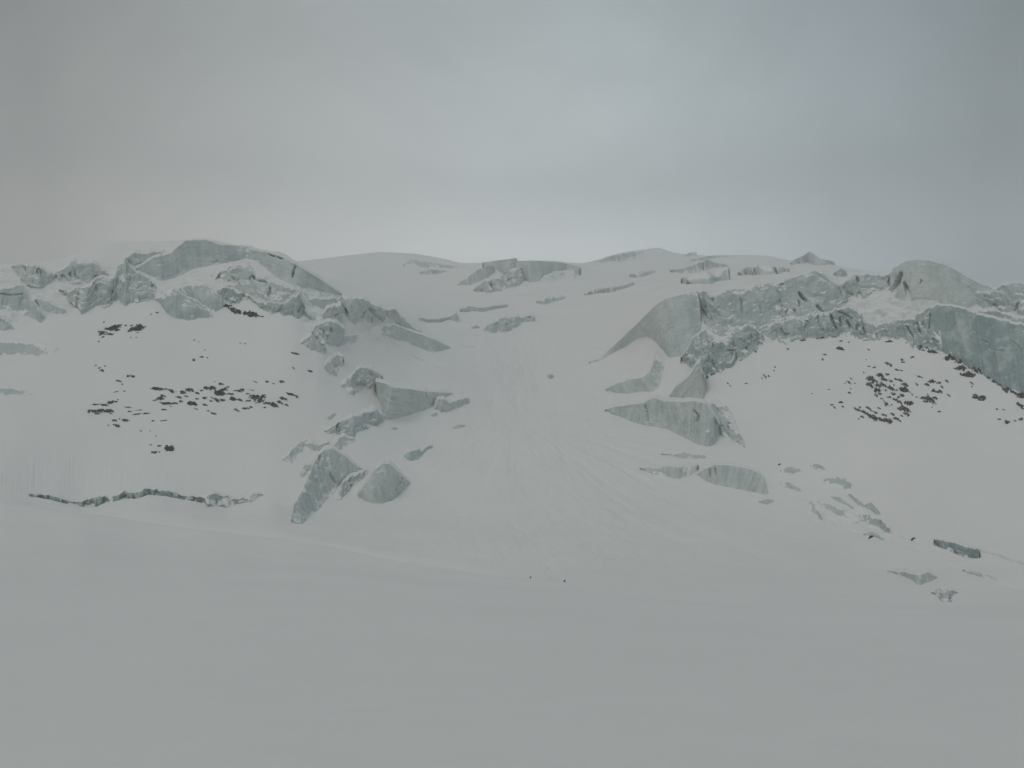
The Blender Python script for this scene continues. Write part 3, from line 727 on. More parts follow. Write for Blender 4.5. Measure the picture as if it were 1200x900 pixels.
ice_wall('ice_cliff', 'curved smooth ice wall right of the square cut skyline block', 'ice cliff',
         [(604, 305.5), (618, 305.5), (640, 306.5), (660, 308), (680, 313)], [(608, 326), (622, 331), (634, 329), (645, 320), (678, 316)], veil=0.22, jit=0.45, layers=0.5, group=G_U, blocks=0.15, rough=0.6, cap=2, lean=0.4)
ice_wall('ice_block', 'pale rounded shoulder below the curved smooth wall in the upper basin', 'ice block',
         [(630, 335), (638, 325), (648, 320), (660, 319), (673, 317)], [(632, 338), (645, 333), (658, 326), (673, 319)], fade="f", group=G_U, blocks=0.1, rough=0.5, lean=1.2, cap=3)
ice_wall('crevasse_lip', 'short grey crevasse lip right below the pale rounded shoulder', 'crevasse',
         [(628, 353), (640, 349), (652, 346), (663, 348)], [(629, 355), (636, 358), (650, 354), (663, 349.5)], fade="t", group=G_U, blocks=0.2, cap=2)
ice_wall('serac', 'isolated grey serac in the middle of the white ramp', 'serac',
         [(567, 386), (575, 377), (585, 374.5), (600, 370.5), (612, 371), (625, 370)], [(568, 388.5), (580, 389), (592, 389.5), (605, 384.5), (615, 377), (625, 371.5)], group=G_U, blocks=0.8)
ice_wall('ice_chip', 'tiny ice chip left of the isolated grey serac', 'ice chip', [(553, 383), (557, 381.5), (562, 383)], [(554, 386), (558, 386), (562, 384.5)], group=G_U, cap=2)
ice_wall('crevasse_lip', 'thin dark crevasse line sagging left of the isolated grey serac', 'crevasse',
         [(490, 371.5), (500, 374), (515, 374), (527, 371), (535, 366.5)], [(490, 373.5), (501, 376.5), (515, 376.5), (528, 373), (535, 369)], group=G_U, lean=-0.2, blocks=0.1, cap=2)
ice_wall('crevasse_lip', 'thin wavy crevasse line above the isolated grey serac', 'crevasse',
         [(539, 362), (552, 359), (565, 361), (580, 358), (595, 357)], [(540, 364.5), (552, 364), (565, 364), (580, 360.5), (595, 358.5)], group=G_U, lean=-0.1, blocks=0.2, cap=2)
ice_wall('crevasse_lip', 'long slanting crevasse lip on the right of the white ramp', 'crevasse',
         [(684, 344), (700, 338.5), (715, 337), (730, 334), (743, 331)], [(685, 345), (702, 342.5), (716, 341.5), (730, 337.5), (743, 332.5)], fade="t", group=G_U, lean=0.1, blocks=0.15, cap=3)
ice_wall('crevasse_lip', 'short blurred crevasse lip just above the long slanting one', 'crevasse',
         [(738, 322), (748, 319), (757, 317), (767, 316)], [(742, 324), (750, 325.5), (758, 323), (767, 317.5)], fade="t", group=G_U, blocks=0.3, cap=3)
ice_wall('ice_cliff', 'far pale ice wall half lost in mist right of the skyline block', 'ice cliff',
         [(697, 308), (715, 301), (730, 297), (742, 296.5), (754, 294.5)], [(698, 309.5), (715, 306.5), (730, 307), (742, 304.5), (754, 296.5)], fade="f", group=G_U, blocks=0.3, cap=1.5)
ice_wall('ice_cliff', 'far pale ice wall half lost in mist left of the skyline block', 'ice cliff',
         [(473, 309), (483, 303), (495, 307), (515, 310), (546, 313)], [(475, 311.5), (485, 311.5), (500, 313.5), (520, 314), (546, 315)], fade="f", group=G_U, blocks=0.25, cap=1.5)
ice_wall('crevasse_lip', 'short misty crevasse lip under the far left ice wall', 'crevasse',
         [(492, 319), (505, 316.5), (515, 316), (524, 317)], [(494, 321), (505, 322), (514, 321), (524, 318.5)], fade="f", group=G_U, blocks=0.2, cap=2)
ice_wall('ice_cliff', 'long dark lipped ice wall above the rounded lobes on the upper right', 'ice cliff',
         [(785, 316), (800, 315.5), (815, 310), (830, 306), (845, 308.5), (856, 312)], [(788, 318.5), (802, 320.5), (815, 318.5), (828, 316), (842, 314), (856, 313.5)], fade="f", group=G_U, blocks=0.2, cap=2)
ice_wall('ice_block', 'rounded hanging lobes of ice right above the big right wing', 'ice block',
         [(798, 327), (812, 321), (826, 319), (838, 322), (846, 314), (853, 313)], [(806, 331), (820, 335.5), (831, 334.5), (840, 327), (848, 329), (853, 322)], fade="t", group=G_U, blocks=0.2, bulge=0.15, lean=0.5, cap=2)
ice_wall('ice_cliff', 'smooth oval ice wall at the right end of the upper basin', 'ice cliff',
         [(864, 319), (878, 313), (890, 312), (905, 312.5), (924, 313)], [(868, 322), (882, 322.5), (898, 324), (912, 322), (924, 316)], fade="t", group=G_U, blocks=0.1, cap=2)
ice_wall('crevasse_lip', 'thin far crevasse lip below the misty summit on the right', 'crevasse',
         [(803, 306), (820, 302), (835, 299.5), (853, 298.5)], [(804, 307.5), (820, 305.5), (836, 302.5), (853, 300)], group=G_U, blocks=0.15, cap=1.5)
ice_wall('ice_chip', 'tiny dark ice fin on the misty right skyline', 'ice chip', [(800, 301), (808, 296), (816, 295)], [(802, 302), (809, 300), (816, 297)], group=G_U, cap=1)
ice_wall('serac', 'small pointed ice peak standing on the misty right skyline', 'serac',
         [(926, 308), (938, 301), (947, 296), (954, 297), (960, 302), (978, 307)], [(929, 310), (938, 308.5), (948, 306), (956, 313), (966, 311), (978, 308.5)], group=G_U, blocks=0.5, cap=1.5)
ice_wall('ice_block', 'little dark block on the snow between the pointed peak and the right cliff', 'ice block',
         [(977, 320), (982, 318), (986, 315), (991, 317)], [(978, 322), (983, 326), (987, 325), (991, 320)], deep=0.3, group=G_U, blocks=0.9)
# ---- right cliff
ice_wall('ice_cliff', 'great smooth wing of ice sweeping up from a thin point to the right cliff', 'ice cliff',
         [(690, 424), (705, 420), (710, 413), (725, 400), (740, 386), (752, 373.5), (765, 361), (780, 350.5), (800, 345), (817, 341.5)], [(691, 425.5), (706, 421.5), (718, 414), (735, 405), (748, 395.5), (758, 394), (770, 402), (784, 419), (800, 418), (814, 404), (822, 388)],
         veil=0.22, jit=0.45, layers=0.6, runs=0.15, group=G_R, blocks=0.15, rough=0.8, lean=0.3, cap=4)
ice_wall('ice_cliff', 'hollowed ice wall with a dark blue corner next to the great wing', 'ice cliff',
         [(815, 344), (823, 341.5), (830, 343), (840, 347), (852, 340), (862, 339.5), (880, 336.5), (900, 333), (914, 331.5)], [(820, 366), (827, 380), (835, 390), (848, 394), (862, 392), (875, 390), (890, 386), (905, 380), (916, 374)],
         deep=0.45, group=G_R, blocks=0.6, lean=0.45, cap=4, cracks=[([(816, 354), (821, 364), (826, 373)], 2.6, 5), ([(834, 350), (836, 352)], 1.2, 2)])
ice_wall('ice_cliff', 'rough blue green ice bank bulging below the hollowed wall, by a line of black rocks', 'ice cliff',
         [(800, 416), (808, 405), (815, 396), (826, 388), (834, 396), (848, 399), (858, 390), (868, 382), (880, 381), (893, 392)], [(805, 426), (822, 441), (832, 439), (845, 435), (855, 430), (862, 427), (871, 422), (880, 414), (886, 410), (894, 404)], deep=0.6, cap=1.5, jit=3.0, group=G_R, blocks=0.7, rough=1.2, lean=0.45)
ice_wall('serac', 'dark triangular pillar at the lower end of the right cliff', 'serac',
         [(785, 463), (793, 452), (802, 445), (810, 437), (816, 427), (821, 423), (823, 436)], [(787, 465), (796, 466), (804, 467), (810, 467), (815, 468), (820, 468), (824, 468)], veil=0.22, jit=0.45, layers=0.8, runs=0.1, group=G_R, blocks=0.1, rough=0.6, lean=0.15, cap=3)
ice_wall('ice_cliff', 'slim curved ice wall under the white hollow of the great wing', 'ice cliff',
         [(710, 456), (722, 450), (735, 445.5), (752, 443), (761, 437), (766, 426), (769, 414)], [(712, 458), (722, 460.5), (735, 461), (752, 459), (766, 459), (774, 450), (779, 425)], veil=0.22, jit=0.45, group=G_R, blocks=0.15, rough=0.7, lean=0.2, cap=3)
ice_wall('serac', 'big flat topped serac with vertical streaks below the right cliff', 'serac',
         [(709, 480), (720, 477), (735, 475), (755, 472.5), (766, 466.5), (778, 470), (795, 472), (815, 470.5), (828, 474), (837, 488)], [(711, 481.5), (725, 488), (745, 496), (765, 499.5), (780, 502.5), (795, 510), (812, 518.5), (823, 522), (830, 523), (837, 522)],
         veil=0.22, jit=0.45, runs=1.0, layers=0.15, group=G_S, blocks=0.35, lean=0.15, cap=5, cracks=[([(756, 474), (758, 484), (760, 497)], 0.9, 1.5), ([(812, 480), (818, 488), (815, 494)], 1.3, 2)])
ice_wall('serac', 'crumbling right flank of the big flat topped serac', 'serac',
         [(822, 476), (838, 467), (845, 470), (855, 482), (862, 495), (868, 508), (873, 522)], [(828, 488), (834, 502), (842, 512), (850, 516), (858, 519), (866, 522), (873, 525)], fade="e", group=G_S, blocks=0.7, lean=0.9, cap=4, cracks=[([(842, 468), (852, 481), (861, 493)], 1.3, 2)])
ice_wall('ice_cliff', 'thin left hand ice lens of the pair below the flat topped serac', 'ice cliff',
         [(750, 549), (765, 547.5), (780, 549), (800, 547), (818, 545.5)], [(753, 550.5), (765, 555.5), (780, 559.5), (797, 561), (815, 554)], fade="r", group=G_S, blocks=0.15, cap=4)
ice_wall('ice_block', 'faint swell of bare ice just above the thin ice lens', 'ice block',
         [(775, 531), (800, 528), (820, 531), (838, 536)], [(790, 533.5), (802, 541), (817, 540), (838, 537.5)], fade="e", group=G_S, lean=1.3, blocks=0.2, rough=0.7, cap=3)
ice_wall('serac', 'smooth half round serac face, right hand one of the pair below the flat topped serac', 'serac',
         [(817, 555), (826, 549.5), (838, 544.5), (855, 545.5), (875, 548.5), (890, 555), (896, 562), (899, 575)], [(818, 557), (826, 563.5), (840, 568.5), (860, 572), (878, 576), (888, 577.5), (894, 579), (900, 580)], veil=0.22, jit=0.45, runs=0.8, layers=0.2, group=G_S, blocks=0.15, rough=0.6, lean=0.12, cap=4, cracks=[([(831, 549), (832, 560)], 0.9, 1.2), ([(838, 548), (839, 558)], 0.8, 1.0)])
ice_wall('ice_chip', 'small ice chip under the right corner of the half round serac', 'ice chip', [(890, 587), (898, 585), (906, 586)], [(892, 590), (899, 591), (906, 589)], group=G_S, cap=2)
ice_wall('ice_block', 'soft grey hump right of the half round serac', 'ice block',
         [(914, 565), (925, 562.5), (935, 567), (941, 574)], [(917, 572), (925, 577), (935, 579), (943, 579)], fade="e", group=G_S, lean=0.8, blocks=0.3)
G_A = 'ice patches on the right apron'
ice_wall('ice_block', 'narrow ice sliver dropping down the left side of the right apron', 'ice block',
         [(947, 585), (956, 588), (962, 597), (966, 612)], [(946, 591), (952, 601), (959, 609), (965, 615)], fade="e", group=G_A, lean=0.55, blocks=0.3)
ice_wall('ice_block', 'long slanting dark ice face in the middle of the right apron', 'ice block',
         [(958, 587), (972, 590), (985, 596), (1000, 603), (1007, 609)], [(960, 590), (970, 597), (984, 608), (998, 613), (1007, 612)], fade="e", group=G_A, lean=0.6, blocks=0.4)
ice_wall('ice_block', 'pale blue ice patch at the top of the right apron', 'ice block',
         [(966, 561), (980, 556), (993, 562), (1002, 571)], [(968, 567), (978, 573), (990, 576), (1002, 573)], deep=0.3, fade="e", group=G_A, lean=0.6, blocks=0.3)
ice_wall('ice_block', 'turquoise ice patch at the lower end of the right apron', 'ice block',
         [(1007, 603), (1020, 600.5), (1030, 606), (1038, 614), (1046, 624)], [(1010, 609), (1018, 616), (1028, 621), (1036, 624), (1045, 626)], deep=0.6, fade="e", group=G_A, lean=0.5, blocks=0.5)
ice_wall('ice_block', 'slim ice streak between the pale blue and turquoise patches of the right apron', 'ice block',
         [(992, 575), (1002, 580), (1009, 587), (1013, 593)], [(990, 578), (997, 586), (1005, 593), (1013, 595)], fade="e", deep=0.3, group=G_A, lean=0.6, blocks=0.4)
ice_wall('crevasse_lip', 'dark green crevasse lip near the right edge, below the rocky slope', 'crevasse',
         [(1094, 632), (1105, 634.5), (1114, 636), (1120, 637.5), (1132, 641), (1148, 645)], [(1097, 636), (1106, 641), (1113, 641.5), (1119, 647), (1132, 651), (1147, 653)], lean=-0.25, blocks=0.6, deep=0.8, group=G_A, cap=3)
ice_wall('ice_block', 'grey hump with a drawn out left tail, right foreground', 'ice block',
         [(1040, 669), (1055, 669.5), (1070, 673), (1080, 673), (1088, 672), (1098, 676)], [(1043, 670), (1058, 675), (1070, 682), (1078, 685), (1088, 682), (1098, 678)], fade="l", group=G_A, lean=0.7, blocks=0.5)
ice_wall('ice_block', 'small dark mound, lowest ice in the right foreground', 'ice block',
         [(1092, 694), (1100, 690), (1107, 688), (1113, 689.5), (1122, 694)], [(1096, 697), (1103, 703), (1109, 706.5), (1115, 702), (1122, 695.5)], group=G_A, lean=1.0, blocks=0.5, rough=0.8, runs=0.0, layers=0.1, cap=3, veil=0.15, fade="e")
ice_wall('ice_cliff', 'pointed ice buttress of the right cliff, cracked on both sides', 'ice cliff',
         [(903, 345), (908, 337), (914, 332.5), (925, 327), (940, 321.5), (955, 317.5), (965, 321), (974, 330), (985, 335.5), (991, 346)], [(905, 370), (914, 374), (922, 376), (930, 378), (945, 379), (960, 379), (970, 375), (978, 371), (986, 364), (993, 353)],
         deep=0.35, jit=0.8, group=G_R, blocks=0.45, lean=0.4, cap=4, cracks=[([(908, 350), (911, 355), (915, 361)], 2.2, 4), ([(936, 342), (940, 348), (945, 352)], 1.6, 4), ([(957, 358), (966, 367)], 1.3, 3), ([(912, 334), (918, 333)], 1.0, 2), ([(930, 362), (932, 366)], 1.1, 2)])
ice_wall('ice_cliff', 'long low blue ice cliff standing on the rocky right slope, with slanting slots', 'ice cliff',
         [(890, 387), (905, 379), (920, 373.5), (940, 371.5), (955, 369), (975, 364.5), (990, 361), (1003, 362.5), (1012, 376), (1025, 381), (1040, 379), (1060, 376), (1072, 372.5), (1085, 363), (1101, 358.5)], [(893, 403.5), (910, 402), (930, 399), (950, 397), (975, 396), (995, 398), (1012, 398), (1030, 398), (1045, 399), (1060, 402), (1072, 405.5), (1085, 409.5), (1104, 414)],
         deep=0.55, runs=0.5, cap=1.5, jit=3.0, group=G_R, blocks=0.65, lean=0.5, rough=1.1, cracks=[([(974, 369), (976, 377), (981, 386)], 1.3, 3), ([(984, 371), (985, 383)], 1.2, 3), ([(992, 375), (998, 387)], 1.3, 3), ([(1024, 380), (1026, 386)], 1.2, 2), ([(1062, 382), (1070, 396)], 1.2, 2), ([(1074, 378), (1078, 392)], 1.0, 2)])
ice_wall('ice_cliff', 'broken ice wall between the pointed buttress and the big dome', 'ice cliff',
         [(984, 336), (992, 329), (1000, 322.5), (1010, 321.5), (1022, 323.5), (1035, 322.5), (1043, 319), (1050, 313)], [(986, 348), (994, 351), (1002, 352), (1012, 350), (1022, 343), (1035, 342), (1043, 340), (1051, 332)], deep=0.35, group=G_R, blocks=0.8, lean=0.5, cap=3,
         cracks=[([(1004, 325), (1007, 330)], 1.5, 2.5), ([(996, 343), (1000, 350)], 1.5, 2.5), ([(1006, 342), (1009, 348)], 1.6, 2.5), ([(1020, 345), (1023, 350)], 1.4, 2.5)])
ice_wall('ice_cliff', 'big smooth ice dome on the right skyline split by two black clefts', 'ice cliff',
         [(1043, 322), (1049, 314), (1053, 310.5), (1062, 306), (1075, 304.5), (1090, 305.5), (1105, 309.5), (1120, 316.5), (1135, 325.5), (1150, 333.5), (1169, 339.5)], [(1044, 346), (1052, 350), (1060, 352), (1068, 353), (1080, 351), (1095, 352), (1112, 361), (1128, 365), (1140, 358), (1155, 351), (1169, 347)],
         veil=0.22, jit=0.45, layers=0.7, runs=0.15, group=G_R, blocks=0.1, rough=0.7, lean=0.3, cap=2, cracks=[([(1056, 320), (1050, 333), (1044, 348)], 2.3, 26), ([(1060, 331), (1063, 341), (1065, 353)], 1.8, 26), ([(1080, 328), (1078, 333)], 0.9, 1.5)])
ice_wall('ice_cliff', 'deep hollow of blue green ice above the black rock ridge at the right edge', 'ice cliff',
         [(1082, 376), (1090, 362), (1098, 358), (1112, 358.5), (1128, 362), (1150, 368), (1170, 375), (1190, 380), (1230, 385)], [(1097, 412), (1108, 415), (1118, 419), (1130, 426), (1143, 434), (1157, 443), (1170, 450), (1187, 456), (1235, 474)],
         deep=0.9, layers=0.25, runs=0.1, cap=1.5, group=G_R, blocks=0.12, lean=0.55, veil=0.2, cracks=[([(1090, 369), (1089, 386)], 1.1, 2), ([(1150, 399), (1160, 404), (1159, 411), (1178, 412)], 0.9, 0.5), ([(1184, 400), (1196, 407), (1198, 425)], 0.9, 0.5)])
ice_wall('ice_cliff', 'upper tier of broken ice right of the dome at the right edge', 'ice cliff',
         [(1130, 347), (1145, 341), (1160, 343), (1172, 335), (1185, 332), (1230, 334)], [(1138, 358), (1153, 362), (1168, 366), (1185, 368), (1198, 370), (1235, 372)], deep=0.45, group=G_R, blocks=0.7, lean=0.5, cap=3, cracks=[([(1136, 342), (1133, 357)], 1.2, 3), ([(1193, 355), (1190, 366)], 1.1, 2)])
ice_wall('ice_cliff', 'middle tier of broken ice between the dome and the deep hollow', 'ice cliff',
         [(1128, 368), (1145, 366), (1160, 365), (1185, 371), (1230, 373)], [(1138, 380), (1153, 385), (1172, 386), (1190, 388), (1235, 392)], deep=0.5, group=G_R, blocks=0.8, lean=0.6, cap=3, cracks=[([(1143, 371), (1150, 369)], 1.3, 2), ([(1161, 383), (1166, 384)], 1.2, 2)])
ice_wall('ice_block', 'faint turquoise ice patch between the soft grey hump and the dark stone above it', 'ice block',
         [(914, 551), (922, 547), (932, 547), (941, 551)], [(917, 554), (925, 557), (934, 556), (941, 553)], group=G_A, lean=0.7, blocks=0.4, fade="e", deep=0.5)
ice_wall('ice_block', 'faint turquoise ice patch highest on the right apron', 'ice block',
         [(949, 545), (956, 541), (963, 544), (967, 549)], [(952, 549), (957, 551), (963, 551), (967, 550)], group=G_A, lean=0.7, blocks=0.4, fade="e", deep=0.5)
ice_wall('ice_block', 'thin broken ice step just left of the slim ice streak on the right apron', 'ice block',
         [(974, 581), (984, 584), (994, 590), (1001, 595)], [(976, 584), (985, 589), (994, 594), (1001, 597)], group=G_A, lean=0.5, blocks=0.8, cap=2)
ice_wall('ice_block', 'small ice block right below the slim ice streak on the right apron', 'ice block',
         [(1014, 592), (1021, 591), (1028, 597), (1032, 602)], [(1016, 596), (1022, 599), (1028, 602), (1032, 603)], group=G_A, lean=0.5, blocks=0.8, deep=0.4, cap=2)
ice_wall('ice_block', 'low ice step at the lowest end of the turquoise patch', 'ice block',
         [(1012, 625), (1022, 624), (1030, 628), (1038, 633)], [(1015, 627), (1023, 629), (1031, 632), (1038, 634)], group=G_A, lean=0.5, blocks=0.8, cap=2)
ice_wall('ice_block', 'long low ice ripple near the right edge under the thin crevasse line', 'ice block',
         [(1128, 667), (1145, 669), (1162, 675), (1180, 682)], [(1131, 669), (1146, 673), (1162, 678), (1180, 683)], group=G_A, lean=0.9, blocks=0.6, fade="e", cap=2)


# ------------------------------------------------------------------ cracks cut into the snow itself
CUTS = [
    ([(36, 580), (60, 584), (78, 588.5)], 1.1, 5), ([(94, 592), (112, 592.5), (122, 588)], 1.0, 5), ([(158, 582.5), (175, 577.5), (195, 579.5), (216, 583.5)], 1.3, 7), ([(222, 584), (236, 587)], 1.3, 7),
    ([(492, 374), (502, 376.5), (516, 376), (528, 372.5), (534, 369)], 0.9, 7), ([(540, 364.5), (553, 363.5), (566, 364), (580, 361), (594, 358.5)], 0.8, 6),
    ([(482, 416), (500, 424), (512, 429), (528, 435)], 0.7, 2.2), ([(541, 404), (552, 406), (562, 407)], 0.7, 2.5), ([(686, 345), (702, 342.5), (716, 341.5), (730, 338), (742, 332.5)], 0.7, 6),
    ([(1096, 637), (1108, 641.5)], 1.2, 5), ([(1116, 645), (1130, 651), (1146, 652.5)], 1.2, 4), ([(1150, 645), (1170, 650), (1185, 656), (1200, 660)], 0.9, 4),
    ([(690, 425), (702, 421.5)], 0.7, 2), ([(1044, 634), (1090, 652), (1140, 672), (1200, 692)], 1.1, 0.8), ([(1050, 626), (1100, 645), (1130, 656)], 0.9, 0.6), ([(960, 598), (985, 615), (1010, 628)], 0.9, 0.8), ([(988, 594), (1002, 612), (1030, 625)], 0.7, 1.0),
    ([(785, 315), (788, 318)], 1.0, 8), ([(757, 286), (764, 288)], 0.8, 6),
]
sel = np.where((np.abs(AZ) < 0.52))[0]
s0, s1 = sel[0], sel[-1] + 1
jr = np.where((RAD > 250) & (RAD < 2000))[0]; j0, j1 = jr[0], jr[-1] + 1
pxs, pys = project(TX[s0:s1, j0:j1], TY[s0:s1, j0:j1], TZ[s0:s1, j0:j1])
wobx = 0.8 * perlin(pxs / 6, pys / 6, 0.3, 91)
for line, w, dep in CUTS:
    a = np.array(line)
    near = (pxs > a[:, 0].min() - 6) & (pxs < a[:, 0].max() + 6) & (pys > a[:, 1].min() - 6) & (pys < a[:, 1].max() + 6)
    if not near.any(): continue
    d = seg_dist(pxs[near], pys[near] + wobx[near], line)
    sub = TZ[s0:s1, j0:j1]
    sub[near] -= dep * np.exp(-(d / w) ** 4)

pts = np.stack([TX, TY, TZ], -1)
me = grid_mesh('terrain', pts[::-1], M_TERRAIN, wrap=True)
me.attributes.new('broken_ice', 'FLOAT', 'POINT').data.foreach_set('value', cliff[::-1].reshape(-1).astype(np.float32))
terrain = link('terrain', me)
terrain['kind'] = 'structure'
terrain['label'] = 'snow covered glacier basin and mountain slopes'

# ------------------------------------------------------------------ rocks
def rock_mesh(k):
    """Jagged piece of bedrock, about 1 m across, meant to stand half out of the snow."""
    r = np.random.default_rng(100 + k)
    nu, nv = 30, 17
    th = np.linspace(0, 2 * PI, nu, endpoint=False); ph = np.linspace(-PI / 2 + 0.02, PI / 2 - 0.02, nv)
    TH, PH = np.meshgrid(th, ph, indexing='ij')
    d = np.stack([np.cos(TH) * np.cos(PH), np.sin(TH) * np.cos(PH), np.sin(PH)], -1)
    rr = np.full(TH.shape, 0.70)
    for _ in range(11):
        nrm = r.normal(size=3); nrm /= np.linalg.norm(nrm)
        dist = r.uniform(0.24, 0.50)
        c = d @ nrm
        rr = np.where(c > 0.05, np.minimum(rr, dist / np.maximum(c, 0.05)), rr)
    P = d * rr[..., None]
    P[..., 0] += 0.35 * P[..., 1] * r.choice([-1, 1])
    P[..., 2] += 0.60 * fbm(P[..., 0] * 2.6, P[..., 1] * 3.4, d[..., 2] * 0.3 + k, 4, 200 + k, 0.65)
    P[..., 1] += 0.16 * fbm(P[..., 0] * 3.5, P[..., 1] * 1.5, P[..., 2] + k, 3, 260 + k, 0.6)
    me = grid_mesh('rock', P, M_ROCK, wrap=True)
    me.polygons.foreach_set('use_smooth', np.zeros(len(me.polygons), bool))
    return me


def outcrop_mesh(k):
    """Low ledge of shattered bedrock, about 1 m across, breaking the snow in jagged teeth."""
    n = 46
    x, y = np.meshgrid(np.linspace(-0.72, 0.72, n), np.linspace(-0.72, 0.72, n), indexing='ij')
    rad = np.hypot(x, y) / (0.60 + 0.22 * perlin(np.arctan2(y, x) * 1.1, 0 * x, k + 0.5, 300))
    z = 0.75 * fbm(x * 3.2 + 0.5 * y, y * 5.5, 0 * x + k * 3.1, 4, 310 + k, 0.66) + 0.12 - 0.50 * rad ** 2.4
    z = np.where(z > 0, z * 1.1 + 0.04, z * 2.0)
    return grid_mesh('rock', np.stack([x, y, np.clip(z, -0.7, 1.1)], -1), M_ROCK)


ROCK_MESHES = [rock_mesh(k) for k in range(16)]
OUTCROP_MESHES = [outcrop_mesh(k) for k in range(16)]


def place_rock(px, py, w, h, ang, label, cat='rock', group=None, name='rock', mesh=None, sink=-0.07):
    R, p = hit([px], [py + h * 0.3])
    if np.isnan(R[0]): return None
    p = p[0]; R = R[0]
    e = 1.2
    hx = (height(p[0] + e, p[1]) - height(p[0] - e, p[1])) / (2 * e); hy = (height(p[0], p[1] + e) - height(p[0], p[1] - e)) / (2 * e)
    nrm = np.array([-float(hx), -float(hy), 1.0]); nrm /= np.linalg.norm(nrm)
    az = math.atan2(p[0], p[1])
    ex = np.array([math.cos(az), -math.sin(az), 0.0]); ex -= nrm * ex.dot(nrm); ex /= np.linalg.norm(ex)
    ey = np.cross(nrm, ex)
    fs = float(np.clip(abs(ey[2] * math.cos(0.19) - (ey[0] * math.sin(az) + ey[1] * math.cos(az)) * math.sin(0.19)), 0.3, 1.0))
    a = math.atan2(math.sin(math.radians(ang)) / fs, math.cos(math.radians(ang)))
    ca = math.hypot(math.cos(math.radians(ang)), math.sin(math.radians(ang)) / fs)
    cb = math.hypot(math.sin(math.radians(ang)), math.cos(math.radians(ang)) / fs)
    e1 = ex * math.cos(a) + ey * math.sin(a); e2 = np.cross(nrm, e1)
    m = R / FPX / math.cos(0.2)
    sx, sy = w * m * 0.95 * ca, h * m * 0.74 * cb
    sz = min(max(0.55 * min(sx, sy), 0.5), 2.4) * 1.1
    from mathutils import Matrix, Vector
    M = Matrix(((e1[0] * sx, e2[0] * sy, nrm[0] * sz, p[0] + nrm[0] * sz * sink), (e1[1] * sx, e2[1] * sy, nrm[1] * sz, p[1] + nrm[1] * sz * sink),
                (e1[2] * sx, e2[2] * sy, nrm[2] * sz, p[2] + nrm[2] * sz * sink), (0, 0, 0, 1)))
    o = link(name, ROCK_MESHES[random.randrange(len(ROCK_MESHES))] if mesh is None else mesh)
    o.matrix_world = M
    o['label'] = label; o['category'] = cat
    if group: o['group'] = group
    return o

G_UL = 'rocks of the small upper patch on the left slope'
G_BAND = 'rocks of the long dark band on the left slope'
G_LL = 'rocks of the scattered lower left patch'
G_OUT = 'rocks of the outcrop under the left ice lobes'
G_SC = 'single stones scattered over the left slope'
G_RC = 'rocks of the big speckled cluster on the right slope'
G_RL = 'rocks of the slanting lower streaks in the right cluster'
G_RG = 'rocks of the black ridge under the right ice'
G_RF = 'stones along the foot of the right ice cliff'
G_RS = 'single stones scattered over the right slope'
L_UL = 'black rock slab in the small rock patch high on the left slope'
L_BAND = 'black rock slab in the long rock band across the left slope'
L_LL = 'small dark rock in the loose patch left of the long rock band'
L_SC = 'lone small stone on the bare snow of the left slope'
L_RC = 'dark rock in the big speckled cluster on the right slope'
L_RL = 'dark rock among the slanting streaks at the bottom of the right cluster'
L_RG = 'black rock on the ridge line beneath the deep ice hollow at right'
L_RF = 'small dark stone at the foot of the long right ice cliff'
L_RS = 'lone small stone on the snow of the right slope'


def rocks(data, label, group, a0, spread, cat='rock'):
    for q in data:
        a = q[4] if len(q) > 4 else a0 + random.uniform(-spread, spread)
        big = q[2] >= 5 and group in (G_UL, G_BAND, G_LL, G_OUT, G_RC, G_RL, G_RG)
        k = ((0.95 if group in (G_RC, G_RL) else 1.05) if big else 0.8) * math.exp(random.gauss(0, 0.28))
        place_rock(q[0], q[1], q[2] * k, q[3] * k, a, label, cat, group, mesh=random.choice(OUTCROP_MESHES) if big else None, sink=0.0 if big else -0.07)


rocks([(132.5, 383, 11, 4.5), (158, 384, 9, 6), (164, 381.5, 8, 4.5), (120, 389, 8, 3), (128, 391, 8, 2.5), (117, 392, 4, 2), (161, 389.5, 4, 3), (122, 377, 2, 1.2), (140, 380.5, 6, 2.2), (147, 381, 4, 2), (125, 385.5, 6, 2.2), (116, 388, 4, 3),
       (160, 395, 3, 1.5), (153, 395.5, 4, 1.3), (170, 382.5, 4, 2.5), (137, 386, 5, 3), (154, 381, 4, 3), (121, 394, 4, 1.6), (115.5, 400, 2.5, 1)], L_UL, G_UL, 12, 14)
rocks([(272, 361, 9, 4, -15), (278, 364, 11, 4.5, -12), (296, 366.5, 8, 5.5, -30), (286, 369, 4, 2), (281, 367, 5, 2.4), (301, 368.5, 4, 2), (270, 357.5, 5, 2.5)], 'black rock in the outcrop just under the lower blue green cliff band', G_OUT, -10, 10)
place_rock(265, 356.5, 6.5, 5.5, 20, 'rounded black rock at the left end of the outcrop under the ice lobes', group=G_OUT)
place_rock(289.5, 365, 12, 7.5, -15, 'largest black boulder of the outcrop under the left ice cliff', group=G_OUT)
place_rock(307, 370.3, 9, 1.6, -10, 'thin dark stone trailing right from the outcrop under the left cliff', group=G_OUT)
rocks([(228, 398, 2.2, 1.2), (233, 400.5, 2.2, 1.2), (240, 410, 3, 1.5), (237, 417.5, 6, 3.6), (227, 421, 3.6, 3.4), (243, 419, 2, 1.5), (282, 402, 5, 1.2), (287, 402.5, 3, 1.1), (345, 413.5, 7, 1.8), (350, 414.5, 4, 2.4), (344, 431, 6, 1.6), (363, 434, 7, 2.2),
       (177, 368, 2.2, 1.6), (184, 366, 4, 2.4), (182, 511, 2.4, 1.2), (176, 505, 3, 1), (165, 505, 4, 1.2)], L_SC, G_SC, -5, 15)
